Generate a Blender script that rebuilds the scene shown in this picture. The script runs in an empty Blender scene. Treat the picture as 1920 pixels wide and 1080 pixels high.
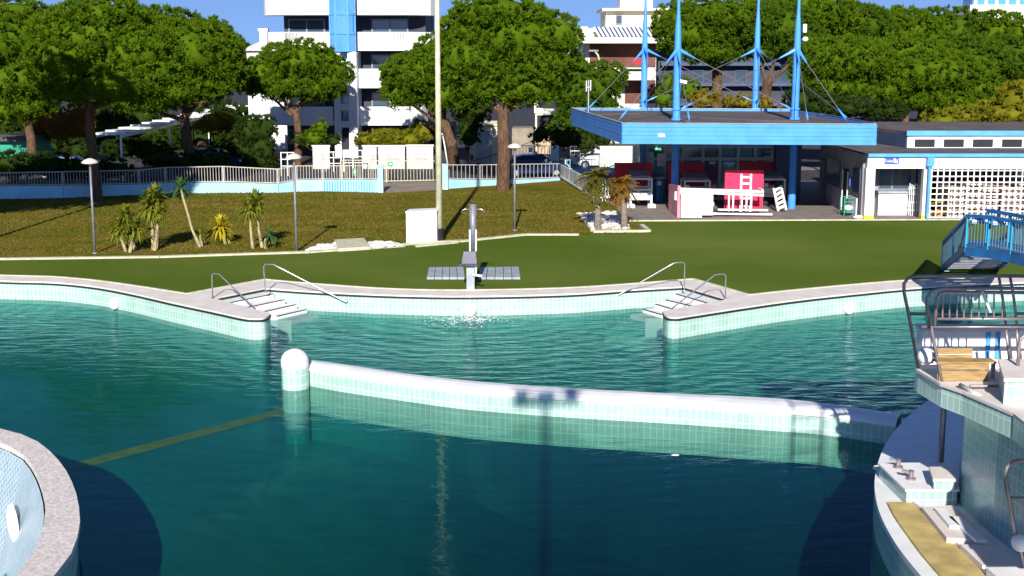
import bpy, math, random
import numpy as np
from mathutils import Vector, Matrix
# ---------------------------------------------------------------- camera, sky, sun
F=2480.0; PITCH=math.atan(440/F); CH=8.0
SC=bpy.context.scene
cam=bpy.data.objects.new("camera",bpy.data.cameras.new("camera")); SC.collection.objects.link(cam)
cam.data.sensor_width=36; cam.data.lens=F/1920*36; cam.data.clip_start=.3; cam.data.clip_end=6000
cam.location=(0,0,CH); cam.rotation_euler=(math.pi/2-PITCH,0,0); SC.camera=cam
ELEV=math.radians(26); SDIR=Vector((-.045,-1,0)).normalized()*math.cos(ELEV)+Vector((0,0,math.sin(ELEV)))
world=bpy.data.worlds.new("World"); SC.world=world; world.use_nodes=True
wn=world.node_tree; sky=wn.nodes.new('ShaderNodeTexSky'); sky.sky_type='NISHITA'; sky.sun_disc=False
sky.sun_elevation=ELEV; sky.sun_rotation=math.radians(182.6); sky.air_density=1.0; sky.dust_density=.15; sky.ozone_density=3.0; sky.altitude=0
bg=wn.nodes['Background']; tcw=wn.nodes.new('ShaderNodeTexCoord'); vm=wn.nodes.new('ShaderNodeVectorMath'); vm.operation='ADD'; vm.inputs[1].default_value=(0,0,.16)
vn=wn.nodes.new('ShaderNodeVectorMath'); vn.operation='NORMALIZE'; wn.links.new(tcw.outputs['Generated'],vm.inputs[0]); wn.links.new(vm.outputs[0],vn.inputs[0]); wn.links.new(vn.outputs[0],sky.inputs[0])
tint=wn.nodes.new('ShaderNodeMix'); tint.data_type='RGBA'; tint.blend_type='MULTIPLY'; tint.inputs[0].default_value=1; tint.inputs[7].default_value=(.82,.92,1.25,1)
wn.links.new(sky.outputs[0],tint.inputs[6]); wn.links.new(tint.outputs[2],bg.inputs[0]); bg.inputs[1].default_value=.064
sl=bpy.data.lights.new("sun",'SUN'); sl.energy=5; sl.angle=math.radians(.5); sl.color=(1,.95,.86)
so=bpy.data.objects.new("sun",sl); SC.collection.objects.link(so); so.rotation_euler=(-SDIR).to_track_quat('-Z','Y').to_euler()
SC.view_settings.view_transform='Standard'; SC.view_settings.look='None'; SC.view_settings.exposure=0.55; SC.view_settings.gamma=1
SC.cycles.max_bounces=6; SC.cycles.transparent_max_bounces=12

# ---------------------------------------------------------------- pixel <-> place (photo pixels, 1920 wide)
SP,CP=math.sin(PITCH),math.cos(PITCH)
def ray(px,py):
    u=(px-960)/F; v=(540-py)/F
    return (u, CP+v*SP, -SP+v*CP)
def G(px,py,z=0.0):
    d=ray(px,py); t=(z-CH)/d[2]; return Vector((d[0]*t,d[1]*t,z))
def W(px,py,Y):
    d=ray(px,py); t=Y/d[1]; return Vector((d[0]*t,Y,CH+d[2]*t))
def S(Y): return Y/F            # metres per photo pixel at distance Y
R=random.Random(7)
# ---------------------------------------------------------------- mesh builder
class MB:
    def __init__(s): s.v=[]; s.f=[]; s.uv={}
    def add(s,vs,fs,uvs=None):
        b=len(s.v); s.v+= [tuple(p) for p in vs]
        for i,f in enumerate(fs):
            if uvs: s.uv[len(s.f)]=uvs[i]
            s.f.append(tuple(b+k for k in f))
        return s
    def box(s,c,size,rz=0,rx=0,ry=0):
        c=Vector(c); hx,hy,hz=[q/2 for q in size]
        M=Matrix.Rotation(rz,3,'Z')@Matrix.Rotation(ry,3,'Y')@Matrix.Rotation(rx,3,'X')
        vs=[c+M@Vector((x,y,z)) for z in(-hz,hz) for y in(-hy,hy) for x in(-hx,hx)]
        return s.add(vs,[(0,2,3,1),(4,5,7,6),(0,1,5,4),(2,6,7,3),(0,4,6,2),(1,3,7,5)])
    def bb(s,x0,x1,y0,y1,z0,z1): return s.box(((x0+x1)/2,(y0+y1)/2,(z0+z1)/2),(abs(x1-x0),abs(y1-y0),abs(z1-z0)))
    def bar(s,p,q,w,h,up=(0,0,1)):
        p=Vector(p);q=Vector(q);d=(q-p).normalized();u=Vector(up)
        if abs(d.dot(u))>.98:u=Vector((0,1,0))
        a=d.cross(u).normalized()*w/2; b=a.cross(d).normalized()*h/2
        vs=[e+i*a+j*b for e in(p,q) for j in(-1,1) for i in(-1,1)]
        return s.add(vs,[(0,1,3,2),(4,6,7,5),(0,4,5,1),(2,3,7,6),(0,2,6,4),(1,5,7,3)])
    def tube(s,pts,r,n=8,caps=True):
        pts=[Vector(p) for p in pts]; m=len(pts); rs=r if isinstance(r,(list,tuple)) else [r]*m
        vs=[];fs=[]; ref=None
        for i,p in enumerate(pts):
            d=(pts[min(i+1,m-1)]-pts[max(i-1,0)]).normalized()
            if ref is None:
                ref=Vector((0,0,1)) if abs(d.z)<.9 else Vector((1,0,0))
            a=(ref-d*ref.dot(d)).normalized(); ref=a; b=d.cross(a)
            for k in range(n):
                t=2*math.pi*k/n; vs.append(p+rs[i]*(a*math.cos(t)+b*math.sin(t)))
        for i in range(m-1):
            for k in range(n):
                k2=(k+1)%n; fs.append((i*n+k,i*n+k2,(i+1)*n+k2,(i+1)*n+k))
        if caps: fs.append(tuple(range(n-1,-1,-1))); fs.append(tuple((m-1)*n+k for k in range(n)))
        return s.add(vs,fs)
    def lathe(s,c,prof,n=20):
        c=Vector(c); vs=[];fs=[]
        for r,z in prof:
            for k in range(n):
                t=2*math.pi*k/n; vs.append(c+Vector((r*math.cos(t),r*math.sin(t),z)))
        for i in range(len(prof)-1):
            for k in range(n):
                k2=(k+1)%n; fs.append((i*n+k,i*n+k2,(i+1)*n+k2,(i+1)*n+k))
        return s.add(vs,fs)
    def prism(s,poly,z0,z1,top=True,bottom=False):
        n=len(poly); vs=[(p[0],p[1],z1) for p in poly]+[(p[0],p[1],z0) for p in poly]
        area=sum(poly[i][0]*poly[(i+1)%n][1]-poly[(i+1)%n][0]*poly[i][1] for i in range(n))
        fs=[]
        if top: fs.append(tuple(range(n)) if area>0 else tuple(range(n-1,-1,-1)))
        if bottom: fs.append(tuple(range(2*n-1,n-1,-1)) if area>0 else tuple(range(n,2*n)))
        if z1!=z0:
            for i in range(n):
                j=(i+1)%n; fs.append((i,n+i,n+j,j) if area>0 else (i,j,n+j,n+i))
        return s.add(vs,fs)
    def wall(s,ch,z0,z1):           # ribbon along a chain, uv in metres
        L=0
        for i in range(len(ch)-1):
            a=Vector(ch[i][:2]);b=Vector(ch[i+1][:2]);l=(b-a).length
            za0=z0 if not callable(z0) else z0(i); 
            s.add([(a.x,a.y,z0),(b.x,b.y,z0),(b.x,b.y,z1),(a.x,a.y,z1)],[(0,1,2,3)],[[(L,z0),(L+l,z0),(L+l,z1),(L,z1)]]); L+=l
        return s
    def ell(s,c,r,n=12,m=8):
        prof=[(r[0]*math.sin(math.pi*i/m),-r[2]*math.cos(math.pi*i/m)) for i in range(m+1)]
        c=Vector(c);vs=[];fs=[]
        for rr,z in prof:
            for k in range(n):
                t=2*math.pi*k/n; vs.append(c+Vector((rr*math.cos(t),rr*math.sin(t)*r[1]/r[0],z)))
        for i in range(m):
            for k in range(n):
                k2=(k+1)%n; fs.append((i*n+k,i*n+k2,(i+1)*n+k2,(i+1)*n+k))
        return s.add(vs,fs)
def link(o): SC.collection.objects.link(o); return o
def mk(name,mb,m,off=None,smooth=False):
    me=bpy.data.meshes.new(name); vs=mb.v
    if off is not None: vs=[(p[0]-off[0],p[1]-off[1],p[2]-off[2]) for p in vs]
    me.from_pydata(vs,[],mb.f)
    if mb.uv:
        ul=me.uv_layers.new(name='UVMap')
        for fi,us in mb.uv.items():
            for li,u in zip(me.polygons[fi].loop_indices,us): ul.data[li].uv=u
    if smooth:
        me.polygons.foreach_set('use_smooth',[True]*len(me.polygons))
    me.materials.append(m); me.update()
    return link(bpy.data.objects.new(name,me))
def tag(o,label,cat,group=None,kind=None):
    if label:o['label']=label
    if cat:o['category']=cat
    if group:o['group']=group
    if kind:o['kind']=kind
    return o
def struct(name,mb,m): return tag(mk(name,mb,m),None,None,kind='structure')
def thing(name,label,cat,loc,group=None,rz=0):
    o=link(bpy.data.objects.new(name,None)); o.location=loc; o.rotation_euler=(0,0,rz); o.empty_display_size=.3
    return tag(o,label,cat,group)
def part(name,mb,m,root,local=False,smooth=False,label=None):
    off=None if local else Vector(root.location)+(Vector(root.parent.location) if root.parent else Vector((0,0,0)))
    if root.type=='MESH' and not local:      # sub-part: root mesh sits at 0 offset under its thing
        off=Vector(root.parent.location)
    o=mk(name,mb,m,off,smooth); o.parent=root
    if label:o['label']=label
    return o
def single(name,mb,m,label,cat,group=None,smooth=False): return tag(mk(name,mb,m,None,smooth),label,cat,group)
def dup(root,loc,rz=None,label=None,sc=None):
    r=root.copy(); link(r); r.location=loc
    if rz is not None:r.rotation_euler=(0,0,rz)
    if sc:r.scale=(sc,sc,sc)
    if label:r['label']=label
    for ch in list(root.children):
        c=ch.copy(); link(c); c.parent=r
        for g in list(ch.children):
            d=g.copy(); link(d); d.parent=c
    return r
def crom(P,n=5):
    P=[Vector(p) for p in P]; out=[]
    for i in range(len(P)-1):
        a=P[max(i-1,0)];b=P[i];c=P[i+1];d=P[min(i+2,len(P)-1)]
        for k in range(n):
            t=k/n; out.append(.5*((2*b)+(c-a)*t+(2*a-5*b+4*c-d)*t*t+(3*b-a-3*c+d)*t**3))
    return out+[P[-1]]
# ---------------------------------------------------------------- materials
def mat(name,col,rough=.6,var=.15,scale=3,metal=0,bump=0,bscale=40,col2=None,spec=None,detail=4,stretch=None):
    if spec is None: spec=.0 if rough>.9 else (.15 if rough>=.75 else .4)
    m=bpy.data.materials.new(name); m.use_nodes=True; nt=m.node_tree; b=nt.nodes['Principled BSDF']
    b.inputs['Roughness'].default_value=rough; b.inputs['Metallic'].default_value=metal
    b.inputs['Specular IOR Level'].default_value=spec
    tc=nt.nodes.new('ShaderNodeTexCoord'); src=tc.outputs['Object']
    if stretch:
        mp=nt.nodes.new('ShaderNodeMapping'); mp.inputs['Scale'].default_value=stretch; nt.links.new(src,mp.inputs[0]); src=mp.outputs[0]
    nz=nt.nodes.new('ShaderNodeTexNoise'); nz.inputs['Scale'].default_value=scale; nz.inputs['Detail'].default_value=detail; nt.links.new(src,nz.inputs['Vector'])
    rp=nt.nodes.new('ShaderNodeValToRGB'); c2=col2 or tuple(min(1,c*(1+var)) for c in col); c1=col if col2 else tuple(c*(1-var) for c in col)
    rp.color_ramp.elements[0].position=.35; rp.color_ramp.elements[1].position=.65
    rp.color_ramp.elements[0].color=(*c1,1); rp.color_ramp.elements[1].color=(*c2,1)
    nt.links.new(nz.outputs[0],rp.inputs[0]); nt.links.new(rp.outputs[0],b.inputs['Base Color'])
    if bump:
        n2=nt.nodes.new('ShaderNodeTexNoise'); n2.inputs['Scale'].default_value=bscale; n2.inputs['Detail'].default_value=3; nt.links.new(src,n2.inputs['Vector'])
        bp=nt.nodes.new('ShaderNodeBump'); bp.inputs['Strength'].default_value=bump; bp.inputs['Distance'].default_value=.05
        nt.links.new(n2.outputs[0],bp.inputs['Height']); nt.links.new(bp.outputs[0],b.inputs['Normal'])
    m['ramp']=rp.name
    return m
def tile(name,c1,c2,grout,w=.155,h=.26,rough=.25,rot=0,coord='UV',mortar=.012,planar=None):
    m=bpy.data.materials.new(name); m.use_nodes=True; nt=m.node_tree; b=nt.nodes['Principled BSDF']; b.inputs['Roughness'].default_value=rough
    tc=nt.nodes.new('ShaderNodeTexCoord'); mp=nt.nodes.new('ShaderNodeMapping'); mp.inputs['Rotation'].default_value=(planar or (0,0,rot))
    nt.links.new(tc.outputs[coord],mp.inputs[0])
    br=nt.nodes.new('ShaderNodeTexBrick'); br.offset=0; br.inputs['Scale'].default_value=1
    br.inputs['Brick Width'].default_value=w; br.inputs['Row Height'].default_value=h; br.inputs['Mortar Size'].default_value=mortar; br.inputs['Mortar Smooth'].default_value=.3
    br.inputs['Color1'].default_value=(*c1,1); br.inputs['Color2'].default_value=(*c2,1); br.inputs['Mortar'].default_value=(*grout,1)
    nt.links.new(mp.outputs[0],br.inputs['Vector'])
    nz=nt.nodes.new('ShaderNodeTexNoise'); nz.inputs['Scale'].default_value=1.3; nz.inputs['Detail'].default_value=6; nt.links.new(tc.outputs['Object'],nz.inputs['Vector'])
    mx=nt.nodes.new('ShaderNodeMix'); mx.data_type='RGBA'; mx.blend_type='MULTIPLY'; mx.inputs[0].default_value=.45
    rp=nt.nodes.new('ShaderNodeValToRGB'); rp.color_ramp.elements[0].position=.3; rp.color_ramp.elements[0].color=(.55,.62,.55,1); rp.color_ramp.elements[1].position=.6; rp.color_ramp.elements[1].color=(1,1,1,1)
    nt.links.new(nz.outputs[0],rp.inputs[0]); nt.links.new(br.outputs[0],mx.inputs[6]); nt.links.new(rp.outputs[0],mx.inputs[7]); nt.links.new(mx.outputs[2],b.inputs['Base Color'])
    return m
M={}
M['turf']=mat('artificial turf',(.085,.135,.017),.95,.22,.10,bump=.6,bscale=40,col2=(.135,.175,.036),detail=14)
M['lawn']=mat('lawn',(.085,.105,.008),.95,.3,.4,bump=1,bscale=11,col2=(.19,.125,.03),detail=14,stretch=(.75,1.3,1))
M['kerb']=mat('kerb stone',(.55,.52,.38),.8,.15,4,bump=.3)
M['paving']=mat('paving',(.20,.17,.165),.8,.2,1.5,bump=.2,col2=(.27,.235,.22),detail=8)
M['asphalt']=mat('asphalt',(.055,.055,.06),.9,.3,1.5,bump=.3)
M['path']=mat('path',(.26,.22,.18),.9,.2,1,bump=.2)
M['coping']=mat('coping stone',(.66,.58,.52),.75,.12,1.7,bump=.2,bscale=30,col2=(.76,.70,.66),detail=9)
M['coping_white']=mat('white coping',(.80,.79,.78),.5,.06,2.5,bump=.08,bscale=25)
M['dark']=mat('dark joint',(.02,.02,.025),.7,.1)
M['black']=mat('black void',(.012,.013,.02),.6,.2)
M['tile']=tile('mint tile',(.36,.56,.49),(.42,.61,.54),(.66,.78,.72))
M['tile_in']=tile('blue mosaic',(.22,.32,.40),(.30,.38,.46),(.50,.58,.64),w=.11,h=.11,rot=math.radians(45),mortar=.012)
M['tile_o']=tile('tower tile',(.32,.50,.45),(.40,.57,.52),(.62,.72,.68),coord='Object',planar=(math.radians(90),0,0),w=.15,h=.2)
M['tile_side']=tile('tower side tile',(.32,.50,.45),(.40,.57,.52),(.62,.72,.68),coord='Object',planar=(math.radians(90),0,math.radians(90)),w=.15,h=.2)
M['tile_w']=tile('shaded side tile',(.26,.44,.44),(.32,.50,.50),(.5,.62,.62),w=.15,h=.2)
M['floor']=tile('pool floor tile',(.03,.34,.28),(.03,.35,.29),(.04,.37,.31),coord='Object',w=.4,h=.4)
def _deep_dim(m):
    # dimming by deep water is painted into the floor tile towards the deep end
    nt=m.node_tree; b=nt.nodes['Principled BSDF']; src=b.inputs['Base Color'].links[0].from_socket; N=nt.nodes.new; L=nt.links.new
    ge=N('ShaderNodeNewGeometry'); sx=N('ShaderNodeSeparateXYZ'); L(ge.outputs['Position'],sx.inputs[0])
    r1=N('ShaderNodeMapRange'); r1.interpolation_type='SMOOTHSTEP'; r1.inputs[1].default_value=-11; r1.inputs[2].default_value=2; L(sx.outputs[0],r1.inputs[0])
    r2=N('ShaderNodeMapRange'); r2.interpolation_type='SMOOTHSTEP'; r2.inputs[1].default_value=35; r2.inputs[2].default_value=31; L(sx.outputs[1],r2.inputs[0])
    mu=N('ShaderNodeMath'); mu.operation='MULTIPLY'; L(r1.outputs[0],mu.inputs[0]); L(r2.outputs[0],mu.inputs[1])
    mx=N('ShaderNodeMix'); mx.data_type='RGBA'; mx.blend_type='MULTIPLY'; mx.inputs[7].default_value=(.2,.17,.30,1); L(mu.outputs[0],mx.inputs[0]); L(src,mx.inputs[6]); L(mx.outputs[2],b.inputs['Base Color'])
_deep_dim(M['floor'])
M['speckle']=mat('speckled terrazzo',(.52,.45,.41),.7,.2,16,bump=.2,bscale=40,col2=(.80,.73,.68),detail=10)
M['stripe']=mat('yellow floor stripe',(.9,.42,.01),.6,.15,2)
M['steel']=mat('stainless steel',(.55,.55,.56),.32,.1,5,metal=.85)
M['steel_d']=mat('aged steel',(.32,.27,.27),.4,.2,5,metal=.6)
M['greymetal']=mat('grey metal',(.22,.22,.25),.5,.15,6,metal=.3)
M['bridgebal']=mat('baluster grey blue',(.08,.17,.24),.5,.1,3)
M['fencemetal']=mat('weathered railing',(.46,.43,.40),.6,.15,2)
M['hood']=mat('dark hood metal',(.06,.06,.09),.5,.2,4,metal=.3)
M['slats']=mat('grey slats',(.33,.37,.40),.6,.15,3)
M['white']=mat('white paint',(.80,.80,.79),.55,.05,1.2)
M['whiteg']=mat('white facade',(.86,.86,.86),.8,.04,.4,bump=.05)
M['cream']=mat('cream render',(.80,.72,.50),.8,.08,.6)
M['creamw']=mat('pale cream render',(.78,.74,.62),.8,.08,.6)
M['blue']=mat('sky blue paint',(.10,.36,.80),.45,.1,1.5)
M['blueb']=mat('bright blue paint',(.07,.31,.88),.4,.10,1.2)
M['bluew']=mat('light blue wall',(.36,.66,.80),.7,.12,.7,bump=.1,detail=8)
M['bridgeblue']=mat('bridge blue',(.012,.13,.36),.4,.15,2)
M['bridgecyan']=mat('bridge post cyan',(.03,.33,.58),.4,.1,2)
M['roof']=mat('roof felt',(.10,.085,.085),.9,.25,.8,bump=.3,detail=8,col2=(.15,.125,.12))
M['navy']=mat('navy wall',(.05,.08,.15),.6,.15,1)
M['shade_slate']=mat('slate blue facade',(.045,.05,.08),.7,.2,.5)  # dark tone carries the tree shade on the building behind the masts
M['lilac']=mat('grey render',(.30,.28,.32),.8,.12,.8)
M['red']=mat('crimson board',(.45,.005,.02),.5,.12,1.5)
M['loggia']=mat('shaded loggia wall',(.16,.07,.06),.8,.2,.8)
M['redb']=mat('bright red board',(.85,.02,.09),.5,.08,1.5)
M['pink']=mat('pink board edge',(.75,.25,.32),.5,.1,2)
M['wood']=mat('bench wood',(.34,.22,.09),.6,.3,3,stretch=(1,1,12))
M['tan']=mat('tan ledge',(.50,.38,.15),.8,.2,2.5,bump=.3)
M['yellow']=mat('yellow paint',(.75,.55,.02),.5,.1)
M['orange']=mat('orange plastic',(.8,.3,.03),.5,.1)
M['green']=mat('green plastic',(.02,.30,.20),.5,.1)
M['egreen']=mat('exit green',(.02,.35,.18),.5,.05)
M['signblue']=mat('sign blue',(.05,.12,.42),.4,.05)
M['carblue']=mat('car dark blue',(.02,.04,.12),.2,.05,metal=.3)
M['carwhite']=mat('car white',(.7,.72,.74),.2,.03)
M['carred']=mat('car maroon',(.12,.01,.03),.2,.05)
M['rubber']=mat('rubber',(.02,.02,.02),.8,.1)
M['bark']=mat('pine bark',(.13,.078,.05),.95,.35,3,bump=1,bscale=9,stretch=(3,3,.6))
M['barkg']=mat('grey palm bark',(.22,.18,.14),.95,.3,6,bump=.8,bscale=14)
M['cane']=mat('yucca stem',(.36,.30,.17),.9,.25,5)
M['gravel']=mat('white gravel',(.50,.46,.44),.9,.4,9,bump=1,bscale=18,detail=8,col2=(.72,.69,.66))
M['stone']=mat('pale stone',(.62,.58,.54),.9,.25,2.5,bump=.4,bscale=10)
M['brick']=mat('brick steps',(.45,.33,.22),.9,.3,4,bump=.3)
M['poster']=mat('pale panel',(.52,.50,.48),.6,.2,2)
M['cloth']=mat('stacked loungers',(.66,.52,.48),.6,.25,3)
def foliage(name,c1,c2,tr=.35,big=.25):
    m=bpy.data.materials.new(name); m.use_nodes=True; nt=m.node_tree; nt.nodes.clear()
    o=nt.nodes.new('ShaderNodeOutputMaterial'); d=nt.nodes.new('ShaderNodeBsdfDiffuse'); t=nt.nodes.new('ShaderNodeBsdfTranslucent'); mx=nt.nodes.new('ShaderNodeMixShader'); mx.inputs[0].default_value=tr
    tc=nt.nodes.new('ShaderNodeTexCoord'); nz=nt.nodes.new('ShaderNodeTexNoise'); nz.inputs['Scale'].default_value=big; nz.inputs['Detail'].default_value=7; nz.inputs['Roughness'].default_value=.75
    nt.links.new(tc.outputs['Object'],nz.inputs['Vector']); rp=nt.nodes.new('ShaderNodeValToRGB')
    rp.color_ramp.elements[0].position=.36; rp.color_ramp.elements[1].position=.64; rp.color_ramp.elements[0].color=(*c1,1); rp.color_ramp.elements[1].color=(*c2,1)
    nt.links.new(nz.outputs[0],rp.inputs[0])
    for s in (d,t): nt.links.new(rp.outputs[0],s.inputs[0])
    nt.links.new(d.outputs[0],mx.inputs[1]); nt.links.new(t.outputs[0],mx.inputs[2]); nt.links.new(mx.outputs[0],o.inputs[0])
    return m
M['pine']=foliage('pine needles',(.058,.130,.006),(.120,.180,.009),tr=.3,big=1.1)
M['pineb']=foliage('deep pine needles',(.045,.105,.007),(.090,.145,.010),tr=.3,big=1.1)
M['hedge']=foliage('hedge leaves',(.14,.17,.01),(.26,.23,.02),big=1)
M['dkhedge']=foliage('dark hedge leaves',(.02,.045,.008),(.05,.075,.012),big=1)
M['autumn']=foliage('autumn leaves',(.30,.10,.03),(.16,.13,.02),big=.8)
M['ochre']=foliage('ochre leaves',(.32,.22,.02),(.16,.16,.02),big=.8)
M['yucca']=foliage('yucca leaves',(.10,.16,.015),(.26,.25,.03),tr=.3,big=3)
M['yyucca']=foliage('yellow yucca leaves',(.45,.36,.01),(.55,.45,.05),tr=.3,big=3)
M['gyucca']=foliage('green yucca leaves',(.04,.13,.04),(.10,.18,.04),tr=.3,big=3)
M['palm']=foliage('palm fronds',(.06,.10,.015),(.20,.14,.03),tr=.3,big=2)
M['palmo']=foliage('dry palm fronds',(.12,.12,.015),(.36,.14,.03),tr=.3,big=2)
def glassy(name,col,rough=.08,spec=1.0):
    m=mat(name,col,rough,.1,1,spec=spec); return m
M['glass']=glassy('window glass',(.05,.08,.12)); M['glassb']=glassy('blue glazing',(.10,.30,.62),.12)
M['glasst']=glassy('teal glazing',(.05,.17,.20),.08)
# water surface: transparent + fresnel gloss, absorbing volume
def water_mat():
    m=bpy.data.materials.new('pool water'); m.use_nodes=True; nt=m.node_tree; nt.nodes.clear()
    N=nt.nodes.new; L=nt.links.new
    o=N('ShaderNodeOutputMaterial'); tr=N('ShaderNodeBsdfTransparent'); tr.inputs[0].default_value=(.50,.60,.54,1); gl=N('ShaderNodeBsdfGlossy'); gl.inputs['Roughness'].default_value=.035; gl.inputs['Color'].default_value=(.32,.54,.62,1)
    fr=N('ShaderNodeFresnel'); fr.inputs['IOR'].default_value=1.33; mx=N('ShaderNodeMixShader')
    tc=N('ShaderNodeTexCoord'); mp=N('ShaderNodeMapping'); mp.inputs['Scale'].default_value=(.55,1.5,1); L(tc.outputs['Object'],mp.inputs[0])
    n1=N('ShaderNodeTexNoise'); n1.inputs['Scale'].default_value=2.0; n1.inputs['Detail'].default_value=4; n1.inputs['Roughness'].default_value=.55; n1.inputs['Distortion'].default_value=.5; L(mp.outputs[0],n1.inputs['Vector'])
    # rings running out from the fountain
    sub=N('ShaderNodeVectorMath'); sub.operation='SUBTRACT'; c=G(880,590,-.65); sub.inputs[1].default_value=(c.x,c.y+.3,0); L(tc.outputs['Object'],sub.inputs[0])
    wv=N('ShaderNodeTexWave'); wv.wave_type='RINGS'; wv.rings_direction='SPHERICAL'; wv.inputs['Scale'].default_value=.42; wv.inputs['Distortion'].default_value=7; wv.inputs['Detail'].default_value=3; wv.inputs['Detail Scale'].default_value=.9
    L(sub.outputs[0],wv.inputs['Vector'])
    ad=N('ShaderNodeMath'); ad.operation='MULTIPLY_ADD'; ad.inputs[1].default_value=.20; L(wv.outputs[1],ad.inputs[0]); L(n1.outputs[0],ad.inputs[2])
    sx=N('ShaderNodeSeparateXYZ'); L(tc.outputs['Object'],sx.inputs[0])
    mr=N('ShaderNodeMapRange'); mr.inputs[1].default_value=28; mr.inputs[2].default_value=38; mr.inputs[3].default_value=.05; mr.inputs[4].default_value=.55
    cmb=N('ShaderNodeMath'); cmb.operation='MULTIPLY_ADD'; cmb.inputs[1].default_value=.45; cl=N('ShaderNodeClamp'); cl.inputs[1].default_value=-14; cl.inputs[2].default_value=4; L(sx.outputs[0],cl.inputs[0]); L(cl.outputs[0],cmb.inputs[0]); L(sx.outputs[1],cmb.inputs[2]); L(cmb.outputs[0],mr.inputs[0])
    bp=N('ShaderNodeBump'); bp.inputs['Distance'].default_value=.22; L(mr.outputs[0],bp.inputs['Strength']); L(ad.outputs[0],bp.inputs['Height'])
    L(bp.outputs[0],gl.inputs['Normal']); L(bp.outputs[0],fr.inputs['Normal']); ge=N('ShaderNodeNewGeometry'); iv=N('ShaderNodeMath'); iv.operation='SUBTRACT'; iv.inputs[0].default_value=1; L(ge.outputs['Backfacing'],iv.inputs[1]); ml=N('ShaderNodeMath'); ml.operation='MULTIPLY'; L(fr.outputs[0],ml.inputs[0]); L(iv.outputs[0],ml.inputs[1]); L(ml.outputs[0],mx.inputs[0]); L(tr.outputs[0],mx.inputs[1]); L(gl.outputs[0],mx.inputs[2]); L(mx.outputs[0],o.inputs[0])
    va=N('ShaderNodeVolumeAbsorption'); va.inputs['Color'].default_value=(.50,.87,.86,1); va.inputs['Density'].default_value=.36; L(va.outputs[0],o.inputs['Volume'])
    return m
M['water']=water_mat()
# ================================================================ POOL
WZ=-.65
outer_px=[(-140,509),(0,517),(100,520),(180,527),(260,538),(350,552),(496,525),(600,534),(740,543),(880,545),(1060,541),(1200,532),(1300,524),(1405,554),(1500,544),(1620,533),(1720,526),(1920,521),(2120,521)]
inner_px=[(-140,519),(0,527),(100,530),(180,538),(250,551),(320,567),(400,584),(455,596),(478,598),(495,597),(505,592),(507,588),(400,560),(496,541),(600,548),(740,554),(880,556),(1060,552),(1180,544),(1283,538),(1365,562),(1243,584),(1245,590),(1254,595),(1270,596),(1290,593),(1400,576),(1500,562),(1620,549),(1720,540),(1920,530),(2120,529)]
outer=[G(*p) for p in outer_px]; inner=[G(*p) for p in inner_px]
def seg(ch,a,b,n=4): return crom(ch[a:b],n)
outerS=seg(outer,0,6)[:-1]+[outer[5]]+seg(outer,6,13)+seg(outer,13,19)
innerS=seg(inner,0,12)+seg(inner,13,20)+seg(inner,20,32)
innerS=seg(inner,0,12)+[inner[12]]+seg(inner,13,20)+[inner[20]]+seg(inner,21,32)
xl,xr=-75.0,60.0
chain=[Vector((xl,outer[0].y,0))]+outerS+[Vector((xr,outer[-1].y,0))]
far=[Vector((3500,outer[-1].y,0)),Vector((3500,5000,0)),Vector((-3500,5000,0)),Vector((-3500,outer[0].y,0))]
mb=MB(); mb.prism([Vector((-3500,outer[0].y,0))]+chain+[Vector((3500,outer[-1].y,0)),Vector((3500,5000,0)),Vector((-3500,5000,0))],0,0); struct('ground',mb,M['lawn'])
mb=MB(); mb.prism([(-600,-600),(600,-600),(600,-2),(-600,-2)],-.01,-.01)
mb.prism([(xr+1,-2),(600,-2),(600,outer[-1].y),(xr+1,outer[-1].y)],-.01,-.01); mb.prism([(-600,-2),(xl-1,-2),(xl-1,outer[0].y),(-600,outer[0].y)],-.01,-.01)
struct('pool_deck',mb,M['paving'])
# turf between coping and kerb
kerb_px=[(-140,489),(0,487),(150,485),(300,483),(450,478),(580,474),(700,465),(800,456),(860,454),(985,441),(1085,441),(1100,440),(1216,437),(1205,430),(1182,420),(1180,415),(1700,413),(2120,412)]
kerb=[G(*p) for p in kerb_px]
mb=MB(); mb.prism([Vector((xl,outer[0].y,0))]+outerS+[Vector((xr,outer[-1].y,0)),Vector((xr,kerb[-1].y,0))]+kerb[::-1]+[Vector((xl,kerb[0].y,0))],.004,.004); struct('turf',mb,M['turf'])
# paving under the canopy
pv=[G(1180,415),G(1130,398),G(1115,378),G(1050,335),G(1180,330)]; 
mb=MB(); mb.prism([G(1180,415),G(1150,385),G(1052,333),Vector((20,95,0)),Vector((75,95,0)),Vector((75,G(1700,413).y,0))],.004,.004); struct('paving',mb,M['paving'])
# kerb edging
def ribbon(ch,w,z0,z1,mb):
    for a,b in zip(ch[:-1],ch[1:]): mb.bar(Vector((a.x,a.y,(z0+z1)/2)),Vector((b.x,b.y,(z0+z1)/2)),w,z1-z0)
    return mb
mb=ribbon([Vector((xl,kerb[0].y,0))]+kerb[:11]+[],.28,-.05,.07,MB()); single('kerb',mb,M['kerb'],'long cream stone kerb between the brown lawn and the green turf','kerb')
mb=ribbon(kerb[15:],.16,-.05,.06,MB()); mb.bar(Vector((kerb[-1].x,kerb[-1].y,.005)),Vector((75,kerb[-1].y,.005)),.16,.11); single('kerb',mb,M['kerb'],'straight pale kerb along the paving in front of the canopy','kerb')
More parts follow.
